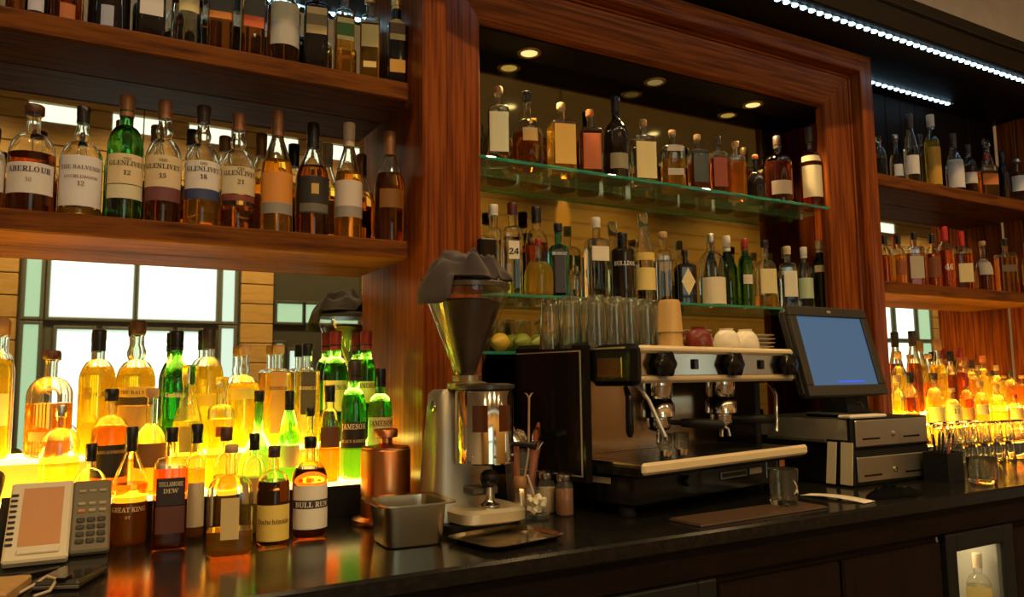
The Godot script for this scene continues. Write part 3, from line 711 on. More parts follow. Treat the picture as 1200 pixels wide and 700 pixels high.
	for l in row[12]:
		lift += 0.0002
		var hw: float = R * arc * l[3]
		var y0 := clampf(l[0], 0.03, 0.95) * H
		var y1 := clampf(l[1], 0.04, 0.97) * H
		if l.size() > 4:
			var c := (y0 + y1) / 2
			var q := [on.call(-hw, c, 0.0012), on.call(0.0, y1, 0.0012), on.call(hw, c, 0.0012), on.call(0.0, y0, 0.0012)]
			part(t, "diamond_label", nb().quad2(q[0][0], q[1][0], q[2][0], q[3][0], Vector3(0, 0, 1)), hexm(l[2], 0.55))
			continue
		var fr := []
		var cols := 12
		for j in 5:
			var a := PackedVector3Array()
			for i in cols + 1:
				a.append(on.call(lerpf(-hw, hw, i / float(cols)), lerpf(y0, y1, j / 4.0), lift)[0])
			fr.append(a)
		var mb := nb()
		for j in 4:
			for i in cols:
				var mid := (fr[j][i] + fr[j + 1][i + 1]) * 0.5 as Vector3
				var out := Vector3(mid.x, 0, mid.z).normalized()
				var n0: Vector3 = on.call(lerpf(-hw, hw, i / float(cols)), lerpf(y0, y1, j / 4.0), 0.0)[1]
				var n1: Vector3 = on.call(lerpf(-hw, hw, (i + 1) / float(cols)), lerpf(y0, y1, j / 4.0), 0.0)[1]
				mb.tri(fr[j][i], fr[j + 1][i], fr[j + 1][i + 1], n0, n0, n1)
				mb.tri(fr[j][i], fr[j + 1][i + 1], fr[j][i + 1], n0, n1, n1)
		part(t, "label", mb, hexm(l[2], 0.55))
	for x in row[13]:
		var yc: float = x[1] * H
		part(t, "lettering", letters(x[0], x[2] * 0.85, R * arc * 1.5, func(px, py): return on.call(px, yc + py, 0.0019), "Droid Serif" if x[0] != "24" else "Droid Sans"), hexm(x[3], 0.5))

# ------------------------------------------------------------------ the place
# x runs along the back bar to the right, z comes out of the mirror towards the room; the mirrors stand at z = ZM
const COUNTER := 0.99
const ZM := 0.18          # plane of the mirrors

func area(p: Node, nm: String, at: Vector3, dir: Vector3, size: Vector2, c: Color, e: float) -> void:
	var l := AreaLight3D.new()
	l.name = nm
	l.area_size = size
	l.light_color = c
	l.light_energy = e
	l.area_range = 20.0
	l.area_attenuation = 2.0
	l.shadow_enabled = true
	p.add_child(l, true)
	var up := Vector3.UP if absf(dir.y) < 0.9 else Vector3.BACK
	l.transform = Transform3D(Basis.looking_at(dir, up), at)

func _ready() -> void:
	rng.seed = 7
	# camera, air, exposure
	var cam := Camera3D.new()
	cam.name = "camera"
	cam.fov = 42.501
	cam.near = 0.05
	cam.far = 60.0
	add_child(cam)
	cam.transform = Transform3D(Basis(Vector3(0.869978, -0.011579, 0.492955), Vector3(-0.041433, 0.994472, 0.09648), Vector3(-0.491347, -0.10436, 0.864689)).orthonormalized(), Vector3(0, 1.35, 2.4))
	var we := WorldEnvironment.new()
	we.name = "surroundings"
	var env := Environment.new()
	env.background_mode = Environment.BG_COLOR
	env.background_color = Color(0.02, 0.02, 0.022)
	env.tonemap_mode = Environment.TONE_MAPPER_LINEAR
	env.tonemap_exposure = 1.0
	env.sdfgi_enabled = true
	env.ssao_enabled = true
	env.ssil_enabled = true
	we.environment = env
	add_child(we)
	build_room()
	build_back_bar()
	build_lights()
	for r in BOTTLES:
		bottle(r)
	build_machine()
	build_grinder()
	build_till()
	build_counter_things()
	build_glasses()

# woods: vertical grain, grain along the bar, along the depth
func wood(dir: String) -> StandardMaterial3D:
	var s := [[0.0, lin(0.06, 0.010, 0.002)], [0.35, lin(0.16, 0.032, 0.004)], [0.55, lin(0.24, 0.054, 0.006)], [0.75, lin(0.31, 0.078, 0.009)], [1.0, lin(0.20, 0.042, 0.005)]]
	var sc: Vector3 = {"y": Vector3(9.0, 0.3, 9.0), "x": Vector3(0.3, 9.0, 9.0), "z": Vector3(5.0, 5.0, 0.5)}[dir]
	return grain("wood_" + dir, s, sc, 0.30, 0.0, 3, 0.32)

func shelf_wood() -> StandardMaterial3D:
	var s := [[0.0, lin(0.05, 0.013, 0.002)], [0.4, lin(0.13, 0.040, 0.006)], [0.65, lin(0.19, 0.060, 0.008)], [1.0, lin(0.12, 0.036, 0.005)]]
	return grain("shelf_wood", s, Vector3(0.5, 6.0, 6.0), 0.5, 0.0, 5, 0.2)

func dark_wood(dir: String) -> StandardMaterial3D:
	var s := [[0.0, lin(0.003, 0.002, 0.001)], [0.5, lin(0.011, 0.005, 0.0025)], [1.0, lin(0.006, 0.003, 0.002)]]
	return grain("dark_wood_" + dir, s, Vector3(5.0, 0.4, 5.0) if dir == "y" else Vector3(0.4, 5.0, 5.0), 0.6, 0.0, 9, 0.22)

func tan_board() -> StandardMaterial3D:
	var s := [[0.0, lin(0.26, 0.15, 0.04)], [0.5, lin(0.40, 0.25, 0.07)], [1.0, lin(0.32, 0.19, 0.05)]]
	return grain("tan_board", s, Vector3(0.3, 2.0, 2.0), 0.55, 0.0, 11)

func plaster() -> StandardMaterial3D:
	var s := [[0.0, lin(0.48, 0.45, 0.42)], [1.0, lin(0.58, 0.55, 0.52)]]
	return grain("plaster", s, Vector3(0.8, 0.8, 0.8), 0.9, 0.0, 13)

func steel(rough := 0.25) -> StandardMaterial3D:
	return solid(lin(0.60, 0.57, 0.50), rough, 1.0)

func black_gloss() -> StandardMaterial3D:
	var m := solid(lin(0.006, 0.006, 0.006), 0.14)
	m.metallic_specular = 0.35
	return m

func black_matt() -> StandardMaterial3D:
	var m := solid(lin(0.009, 0.009, 0.009), 0.5)
	m.metallic_specular = 0.3
	return m

func build_room() -> void:
	var fl := [[0.0, lin(0.03, 0.018, 0.01)], [0.5, lin(0.08, 0.045, 0.02)], [1.0, lin(0.05, 0.03, 0.014)]]
	struct("floor", bx(-4.2, 16.2, -0.1, 0.0, -0.2, 7.1), grain("floor_wood", fl, Vector3(0.4, 4, 4), 0.4, 0.0, 21))
	struct("ceiling", bx(-4.2, 16.2, 4.6, 4.75, -0.2, 7.1), plaster())
	struct("wall_back", bx(-4.2, 16.2, 0.0, 4.6, -0.2, 0.15), plaster())
	struct("wall_left", bx(-4.2, -4.0, 0.0, 4.6, 0.15, 6.9), plaster())
	struct("wall_right", bx(16.0, 16.2, 0.0, 4.6, 0.15, 6.9), plaster())
	var wf := struct("wall_front", bx(-4.0, 16.0, 0.0, 4.6, 6.9, 7.1), dark_wood("x"))
	# horizontal tan boards round the openings of the street wall
	var holes := [[-0.52, 1.58, 0.0, 2.98], [1.93, 2.98, 0.0, 2.62], [12.6, 14.45, 0.0, 2.98]]
	var y := 0.02
	while y < 4.55:
		var y1 := minf(y + 0.221, 4.58)
		if y < 4.0 and y1 > 3.9:
			y1 = 4.018
		elif y > 4.0 and y < 4.1:
			y1 = 4.205
		var cuts := []
		for h in holes:
			if y < h[3]:
				cuts.append([h[0], h[1]])
		if y > 4.0 and y < 4.1:
			for i in 22:
				var a := -0.51 + 0.75 * i - 2.25
				cuts.append([a, a + 0.44])
		cuts.sort_custom(func(p, q): return p[0] < q[0])
		var x := -3.98
		for c in cuts + [[15.98, 16.5]]:
			if c[0] - x > 0.03:
				part(wf, "board", bx(x, minf(c[0], 15.98), y, y1 - 0.012, 6.855, 6.9, 0.004), tan_board())
			x = maxf(x, c[1])
		y = y1
	# street windows and doors: frosted bright panes in grey frames
	var bright := glow(lin(0.80, 1.0, 0.86), 1.1)
	var dim := glow(lin(0.66, 1.0, 0.62), 0.75)
	var frame := solid(lin(0.085, 0.09, 0.07), 0.5)
	window("window_1", [[-0.456, -0.33, 2.02, 2.92, dim], [-0.25, 0.50, 2.02, 2.92, bright], [0.55, 1.32, 2.02, 2.92, bright], [1.385, 1.51, 2.02, 2.92, bright],
		[-0.456, -0.33, 0.2, 1.94, dim], [-0.17, 0.14, 0.2, 1.90, bright], [0.26, 0.50, 0.2, 1.90, bright], [0.60, 0.86, 0.2, 1.90, bright], [0.97, 1.25, 0.2, 1.90, bright], [1.385, 1.51, 0.2, 1.94, bright]], [-0.52, 1.58, 0.0, 2.98], frame)
	window("window_2", [[1.98, 2.27, 2.03, 2.24, dim], [2.30, 2.61, 2.03, 2.24, dim], [2.64, 2.93, 2.03, 2.24, dim], [1.98, 2.05, 0.2, 1.78, dim], [2.13, 2.38, 0.2, 1.70, bright], [2.62, 2.80, 0.2, 1.72, bright]], [1.93, 2.98, 0.0, 2.62], solid(lin(0.03, 0.03, 0.02), 0.5))
	window("window_3", [[12.68, 13.15, 2.02, 2.92, bright], [13.3, 13.85, 2.02, 2.92, bright], [13.98, 14.35, 2.02, 2.92, dim], [12.68, 13.15, 0.9, 1.94, bright], [13.3, 13.85, 0.9, 1.94, bright], [13.98, 14.35, 0.9, 1.94, dim]], [12.6, 14.45, 0.0, 2.98], frame)
	for i in 22:
		var a := -0.51 + 0.75 * i - 2.25
		struct("window_%d" % (i + 4), bx(a, a + 0.44, 4.02, 4.19, 6.875, 6.90), glow(lin(0.95, 1.0, 0.78), 1.5))

func window(nm: String, panes: Array, hole: Array, frame: Material) -> void:
	var w := struct(nm, bx(hole[0], hole[1], hole[2] + 0.02, hole[3], 6.885, 6.9), frame)
	for p in panes:
		part(w, "pane", bx(p[0], p[1], p[2], p[3], 6.872, 6.884), p[4])
		# stiles and rails that stand proud of the pane
		for r in [[p[0] - 0.035, p[0], p[2] - 0.035, p[3] + 0.035], [p[1], p[1] + 0.035, p[2] - 0.035, p[3] + 0.035], [p[0], p[1], p[2] - 0.035, p[2]], [p[0], p[1], p[3], p[3] + 0.035]]:
			part(w, "sash", bx(r[0], r[1], r[2], r[3], 6.85, 6.886, 0.006), frame)
		if (p[1] - p[0]) * (p[3] - p[2]) > 0.4:
			area(w, "daylight", Vector3((p[0] + p[1]) / 2, (p[2] + p[3]) / 2, 6.868), Vector3(0, 0, -1), Vector2((p[1] - p[0]) * 0.97, (p[3] - p[2]) * 0.97), lin(0.80, 1.0, 0.86), 1.1 * (p[1] - p[0]) * (p[3] - p[2]) / PI)

func build_back_bar() -> void:
	var silver := solid(lin(0.80, 0.82, 0.74), 0.015, 1.0)
	var smoky := solid(lin(0.27, 0.26, 0.14), 0.04, 1.0)
	tag(part(self, numbered("wall_mirror"), bx(-1.2, 0.83, COUNTER, 2.69, ZM - 0.012, ZM), silver), "tall mirror behind the left shelves reflecting bright windows", "mirror")
	tag(part(self, numbered("wall_mirror"), bx(0.91, 2.79, COUNTER, 2.455, ZM - 0.012, ZM), smoky), "smoky mirror at the back of the framed glass shelves", "mirror")
	tag(part(self, numbered("wall_mirror"), bx(2.87, 4.27, COUNTER, 2.15, ZM - 0.012, ZM), silver), "mirror behind the right shelves next to the end boards", "mirror")
	# shelves
	for s in [[-1.2, 0.803, 2.15, 2.202, "upper wooden shelf on the left, square bottles on it"], [-1.2, 0.803, 1.69, 1.739, "middle wooden shelf on the left under the single malt row"], [2.885, 4.27, 2.15, 2.202, "upper wooden shelf on the right below the light strip"], [2.885, 4.27, 1.69, 1.739, "middle wooden shelf on the right, red capped bottles on it"]]:
		var t := thing("bottle_shelf", s[4], "shelf", Vector3((s[0] + s[1]) / 2, s[2], 0.2), 0, "wooden bottle shelves")
		var w: float = s[1] - s[0]
		var h: float = s[3] - s[2]
		part(t, "board", bx(-w / 2, w / 2, 0.0, h, ZM - 0.198, 0.188, 0.002), shelf_wood())
		part(t, "front_edge", bx(-w / 2, w / 2, -0.001, h + 0.001, 0.188, 0.20, 0.004), shelf_wood())
	# the big frame of the middle bay: mitred mouldings up both sides and across the top
	var posts := {-1.0: thing("frame_post", "dark red wooden moulded post left of the glass shelves", "post", Vector3(1.85, COUNTER, 0.0), 0, "posts of the framed bay"), 1.0: thing("frame_post", "dark red wooden moulded post right of the glass shelves", "post", Vector3(1.85, COUNTER, 0.0), 0, "posts of the framed bay")}
	var fr := thing("frame_rail", "dark red wooden moulded rail across the top of the middle bay", "rail", Vector3(1.85, COUNTER, 0.0))
	var outer := [Vector2(0.0, 0.16), Vector2(0.0, 0.436), Vector2(0.004, 0.44), Vector2(0.071, 0.44), Vector2(0.075, 0.436), Vector2(0.078, 0.385), Vector2(0.078, 0.16)]
	var bead := [Vector2(0.0785, 0.33), Vector2(0.0785, 0.392), Vector2(0.084, 0.396), Vector2(0.090, 0.392), Vector2(0.0905, 0.33)]
	var inner := [Vector2(0.091, 0.325), Vector2(0.091, 0.388), Vector2(0.096, 0.392), Vector2(0.216, 0.368), Vector2(0.222, 0.362), Vector2(0.222, 0.325)]
	for pr in [["outer_moulding", outer], ["bead", bead], ["inner_board", inner]]:
		for s in [-1.0, 1.0]:
			part(posts[s], pr[0], nb().moulding(pr[1], 1.02, 1.695, int(s)), wood("y"))
		part(fr, pr[0], nb().moulding(pr[1], 1.02, 1.695, 0), wood("x"))
	# roof board of the bay
	tag(part(self, "bay_roof", bx(0.908, 2.792, 2.457, 2.463, ZM, 0.334), dark_wood("x")), "dark board roofing the middle bay, small lamps in it", "panel")
	# soffit
	var so := thing("soffit", "black boxed soffit above the whole back bar", "soffit", Vector3(1.5, 2.69, 0.0))
	part(so, "underside", bx(-2.8, 2.80, 0.0, 0.15, 0.15, 0.635), dark_wood("x"))
	part(so, "fascia", bx(-2.8, 2.80, -0.006, 0.15, 0.635, 0.655, 0.004), dark_wood("x"))
	part(so, "cable", nb().tube([Vector3(0.2, 0.105, 0.66), Vector3(1.3, 0.095, 0.661), Vector3(1.9, 0.092, 0.661), Vector3(2.4, 0.10, 0.66)], 0.003, 6), black_matt())
	# end of the right bay
	var ep := thing("end_panel", "vertical wooden boards closing the right end of the bar", "panel", Vector3(4.285, COUNTER, 0.0))
	for i in 4:
		part(ep, "board", bx(0.0, 0.03, 0.0, 1.699, ZM + 0.002 + 0.098 * i, ZM + 0.096 + 0.098 * i, 0.004), wood("y"))
	var bp := thing("back_panel", "dark vertical boards behind the top right shelf bottles", "panel", Vector3(3.57, 2.155, ZM))
	for i in 12:
		part(bp, "board", bx(-0.698 + 0.1165 * i, -0.584 + 0.1165 * i, 0.0, 0.533, -0.012, 0.0, 0.003), dark_wood("y"))
	# glass shelves
	for s in [[2.023, 1.0, 2.69, 0.362, "upper glass shelf in the middle bay with green edge"], [1.601, 1.0, 2.69, 0.362, "lower glass shelf in the middle bay above the coffee machine"], [1.425, 0.98, 1.42, 0.332, "short lowest glass shelf behind the grinder holding citrus fruit"]]:
		var w: float = (s[2] - s[1]) / 2
		var t := thing("glass_shelf", s[4], "glass shelf", Vector3((s[1] + s[2]) / 2, s[0], 0.0), 0, "glass shelves of the middle bay")
		part(t, "sheet", bx(-w, w, 0.0, 0.010, ZM + 0.002, s[3], 0.001), pane(Color(0.45, 0.78, 0.58), 0.09))
		part(t, "polished_edge", bx(-w, w, 0.0, 0.010, s[3] + 0.0004, s[3] + 0.005, 0.0015), fluid(lin(0.06, 0.50, 0.33), 0.05, 0.0, 0.35))
		for x in [-w + 0.02, w - 0.02]:
			for z in [ZM + 0.03, s[3] - 0.03]:
				part(t, "bracket", nb().lathe([[0.008, -0.012], [0.008, -0.0006]], 10, Transform3D(Basis(), Vector3(x, 0, z))), steel())
	# counter top and cupboards
	var ct := thing("counter_top", "polished black stone counter running along the back bar", "counter", Vector3(1.5, COUNTER, 0.0))
	var st := [[0.0, lin(0.006, 0.006, 0.006)], [0.6, lin(0.010, 0.009, 0.008)], [1.0, lin(0.018, 0.016, 0.014)]]
	var stone := grain("stone", st, Vector3(6, 6, 6), 0.16, 0.0, 31)
	stone.metallic_specular = 0.32
	part(ct, "slab", bx(-2.7, 2.80, -0.04, 0.0, 0.15, 1.015, 0.006), stone)
	var cb := thing("base_cupboard", "dark cupboards under the counter with plain doors", "cupboard", Vector3(0.0, 0.0, 0.0))
	for seg in [[-1.2, 0.86], [1.37, 2.28], [2.66, 4.28]]:
		part(cb, "carcass", bx(seg[0], seg[1], 0.02, 0.95, 0.16, 0.955), dark_wood("y"))
		var n := int(round((seg[1] - seg[0]) / 0.45))
		for i in n:
			var w: float = (seg[1] - seg[0]) / n
			part(cb, "door", bx(seg[0] + w * i + 0.006, seg[0] + w * (i + 1) - 0.006, 0.08, 0.85, 0.955, 0.975, 0.005), dark_wood("y"))
	part(cb, "rail", bx(-1.2, 4.28, 0.87, 0.949, 0.955, 0.977, 0.004), dark_wood("x"))
	fridge(2.285, 2.655, "glass door fridge below the cash drawers, lit inside")
	for r in [["spirit_bottle", "std", 2.585, 0.4975, 0.90, 0.27, 0.075, 0.0, "clear", "gold", 0.62, "cream", [[0.15, 0.45, "d8cfa8", 0.85]], [], "pale bottle with cream label inside the lit fridge, nearest the door", "bottles inside the fridge"], ["spirit_bottle", "globe", 2.575, 0.4975, 0.78, 0.25, 0.085, 0.0, "clear", "pale", 0.4, "silver", [], [], "clear bottle with silver cap inside the lit fridge", "bottles inside the fridge"], ["spirit_bottle", "slope", 2.47, 0.4975, 0.86, 0.27, 0.07, 0.0, "clear", "pale", 0.5, "cork", [], [], "clear bottle with cork inside the lit fridge", "bottles inside the fridge"]]:
		bottle(r)
	fridge(0.865, 1.365, "glass door fridge below the coffee machine, lit inside")

func fridge(x0: float, x1: float, label: String) -> void:
	var t := thing("bar_fridge", label, "fridge", Vector3((x0 + x1) / 2, 0.05, 0.22), 0, "under-counter fridges")
	var w := x1 - x0
	var wh := solid(lin(0.35, 0.33, 0.28), 0.5)
	part(t, "back_wall", bx(-w / 2 + 0.02, w / 2 - 0.02, 0.1, 0.8, 0.10, 0.12), wh)
	part(t, "side_wall", bx(-w / 2, -w / 2 + 0.02, -0.03, 0.81, 0.10, 0.735), wh)
	part(t, "side_wall", bx(w / 2 - 0.02, w / 2, -0.03, 0.81, 0.10, 0.735), wh)
	part(t, "roof", bx(-w / 2 + 0.02, w / 2 - 0.02, 0.80, 0.815, 0.10, 0.735), wh)
	part(t, "floor", bx(-w / 2 + 0.02, w / 2 - 0.02, -0.03, 0.1, 0.10, 0.735), wh)
	part(t, "wire_shelf", bx(-w / 2 + 0.02, w / 2 - 0.02, 0.44, 0.447, 0.13, 0.70), steel())
	part(t, "door_frame", bx(-w / 2 + 0.004, -w / 2 + 0.055, 0.06, 0.819, 0.738, 0.765, 0.004), black_matt())
	part(t, "door_frame", bx(w / 2 - 0.065, w / 2 - 0.004, 0.06, 0.819, 0.738, 0.765, 0.004), black_matt())
	part(t, "door_frame", bx(-w / 2 + 0.055, w / 2 - 0.065, 0.765, 0.819, 0.738, 0.765, 0.004), black_matt())
	part(t, "door_frame", bx(-w / 2 + 0.055, w / 2 - 0.065, 0.06, 0.13, 0.738, 0.765, 0.004), black_matt())
	part(t, "door_pane", bx(-w / 2 + 0.056, w / 2 - 0.066, 0.131, 0.764, 0.748, 0.754), pane(Color(0.8, 0.85, 0.8), 0.05))
	part(t, "lamp_tube", bx(-w / 2 + 0.06, w / 2 - 0.06, 0.785, 0.797, 0.60, 0.62), glow(lin(1.0, 0.80, 0.42), 8.0))
	area(t, "lamp_light", Vector3(0, 0.782, 0.61), Vector3(0, -1, 0), Vector2(w - 0.13, 0.02), lin(1.0, 0.80, 0.42), 0.10)

func spot(p: Node, c: Color, e: float, ang: float, size: float) -> void:
	var l := SpotLight3D.new()
	l.name = "lamp_light"
	l.position = Vector3(0, -0.02, 0)
	l.rotation_degrees.x = -90
	l.spot_angle = ang
	l.spot_angle_attenuation = 0.7
	l.light_color = c
	l.light_energy = e
	l.light_size = size
	l.spot_range = 20.0
	l.spot_attenuation = 2.0
	l.shadow_enabled = true
	p.add_child(l)

func build_lights() -> void:
	# white-blue light strips under the soffit
	for s in [[-1.0, 4.2, 0.606, "long cold white light strip along the soffit front"], [2.93, 3.75, 0.265, "short cold white light strip above the top right shelf"], [-1.0, 0.78, 0.265, "cold white light strip above the top left shelf"]]:
		var t := thing("light_strip", s[3], "light strip", Vector3((s[0] + s[1]) / 2, 2.69, s[2]), 0, "cold white light strips")
		var w: float = s[1] - s[0]
		part(t, "tape", bx(-w / 2, w / 2, -0.003, -0.0002, -0.006, 0.006), solid(lin(0.7, 0.7, 0.7), 0.5))
		var bead := nb().ball(Vector3.ZERO, Vector3(0.012, 0.006, 0.012), 8, 5).mesh()
		var bm := glow(lin(0.45, 0.78, 1.0), 8.0)
		var x := -w / 2 + 0.015
		while x < w / 2:
			var b := part(t, "led_bead", bead, bm)
			b.position = Vector3(x, -0.0075, 0)
			x += 0.045
		area(t, "led_light", Vector3(0, -0.0036, 0), Vector3(0, -1, 0), Vector2(w, 0.012), lin(0.40, 0.72, 1.0), 1.5 * w * 0.012 / PI)
	# small warm downlights in the roof of the middle bay
	for x in [1.30, 1.85, 2.363]:
		var t := thing("bay_downlight", {1.30: "small warm downlight above the left end of the glass shelves", 1.85: "small warm downlight above the middle of the glass shelves", 2.363: "small warm downlight above the right end of the glass shelves"}[x], "downlight", Vector3(x, 2.457, 0.25), 0, "downlights of the middle bay")
		part(t, "trim_ring", nb().lathe([[0.030, 0.0], [0.040, 0.0], [0.042, -0.003], [0.040, -0.007], [0.030, -0.007], [0.030, 0.0]], 24, Transform3D(), 2.0, 1.0, false, false), solid(lin(0.4, 0.28, 0.12), 0.35, 0.8))
		part(t, "lamp_lens", nb().lathe([[0.029, -0.001], [0.028, -0.006], [0.0, -0.007]], 20), glow(lin(1.0, 0.66, 0.22), 1.3 if x != 1.85 else 0.2))
		spot(t, lin(1.0, 0.66, 0.26), 0.7 if x != 1.85 else 0.15, 66.0, 0.025)
	# amber lighted steps for the bottles: translucent fronts with a bright edge
	for s in [[-1.1, 0.795, "left"], [2.90, 4.26, "right"]]:
		var w: float = s[1] - s[0]
		var face := glow(lin(1.0, 0.36, 0.015), 1.3, lin(0.3, 0.1, 0.01))
		var top := glow(lin(1.0, 0.70, 0.10), 13.0, lin(0.3, 0.1, 0.01))
		var edge := glow(lin(1.0, 0.66, 0.20), 3.5, lin(0.3, 0.1, 0.01))
		for q in [["lower", 0.0, 0.094, ZM + 0.087, ZM + 0.172], ["upper", 0.0, 0.188, ZM + 0.002, ZM + 0.086]]:
			var t := thing("lighted_bottle_step", "%s amber glowing step under the %s bottles" % [q[0], s[2]], "bottle step", Vector3((s[0] + s[1]) / 2, COUNTER, 0.0), 0, "glowing bottle steps")
			part(t, "riser" if q[0] == "lower" else "riser_glow", bx(-w / 2, w / 2, q[1], q[2] - 0.012, q[3], q[4], 0.001), black_matt() if q[0] == "lower" else face)
			part(t, "tread_glow", bx(-w / 2, w / 2, q[2] - 0.0115, q[2], q[3], q[4] - 0.0045), top)
			part(t, "edge_light", bx(-w / 2, w / 2, q[2] - 0.0115, q[2], q[4] - 0.004, q[4] + 0.002, 0.001), edge)
			if q[0] == "upper":
				area(t, "front_light", Vector3(0, 0.134, q[4] + 0.003), Vector3(0, 0, 1), Vector2(w, 0.07), lin(1.0, 0.36, 0.015), 1.3 * w * 0.07 / PI)
			area(t, "top_light", Vector3(0, q[2] + 0.001, (q[3] + q[4]) / 2), Vector3(0, 1, 0), Vector2(w, 0.07), lin(1.0, 0.70, 0.10), 13.0 * w * 0.07 / PI)
	# the room's own lamps: pendants with orange shades and recessed ceiling lamps
	for p in [[3.58, 2.76, 3.36, "orange glass pendant lamp hanging in the room"], [0.4, 2.9, 4.6, "second orange glass pendant lamp further left in the room"]]:
		var t := thing("pendant_lamp", p[3], "lamp", Vector3(p[0], p[1], p[2]), 0, "orange pendant lamps in the room")
		part(t, "cord", nb().tube([Vector3(0, 0.12, 0), Vector3(0, 4.6 - p[1], 0)], 0.006, 6), black_matt())
		part(t, "lamp_shade", nb().lathe([[0.02, 0.12], [0.035, 0.10], [0.055, 0.02], [0.062, -0.06], [0.05, -0.12], [0.0, -0.125]], 24, Transform3D(), 2.0, 1.0, true, false), glow(lin(1.0, 0.36, 0.03), 1.3))
		var l := OmniLight3D.new()
		l.name = "lamp_light"
		l.position = Vector3(0, -0.03, 0)
		l.light_color = lin(1.0, 0.60, 0.22)
		l.light_energy = 0.012
		l.light_size = 0.055
		l.omni_range = 20.0
		l.shadow_enabled = true
		t.add_child(l)
	for p in [[-0.8, 2.3, 4.2, "recessed ceiling lamp over the left end of the bar"], [1.0, 2.3, 4.2, "recessed ceiling lamp over the left half of the bar"], [2.8, 2.3, 4.2, "recessed ceiling lamp over the right half of the bar"], [4.6, 2.3, 4.2, "recessed ceiling lamp over the right end of the bar"],
			[-1.2, 5.7, 14.0, "recessed ceiling lamp left of the street doors"], [0.6, 5.7, 14.0, "recessed ceiling lamp before the street doors"], [2.4, 5.7, 14.0, "recessed ceiling lamp right of the street doors"], [4.4, 5.7, 14.0, "recessed ceiling lamp by the second board bay"], [6.6, 5.7, 14.0, "recessed ceiling lamp by the middle of the street wall"], [9.0, 5.7, 14.0, "recessed ceiling lamp before the far boards"], [11.5, 5.7, 14.0, "recessed ceiling lamp near the far window"], [14.0, 5.7, 14.0, "recessed ceiling lamp at the far end of the room"]]:
		var t := thing("ceiling_lamp", p[3], "lamp", Vector3(p[0], 4.6, p[1]), 0, "recessed ceiling lamps")
		part(t, "trim_ring", nb().lathe([[0.07, -0.001], [0.09, -0.001], [0.09, -0.01], [0.07, -0.012], [0.07, -0.001]], 24, Transform3D(), 2.0, 1.0, false, false), solid(lin(0.6, 0.58, 0.55), 0.5))
		part(t, "lamp_lens", nb().lathe([[0.069, -0.002], [0.069, -0.006], [0.0, -0.008]], 20), glow(lin(1.0, 0.74, 0.42), 6.0))
		spot(t, lin(1.0, 0.64, 0.27), p[2], 68.0, 0.07)

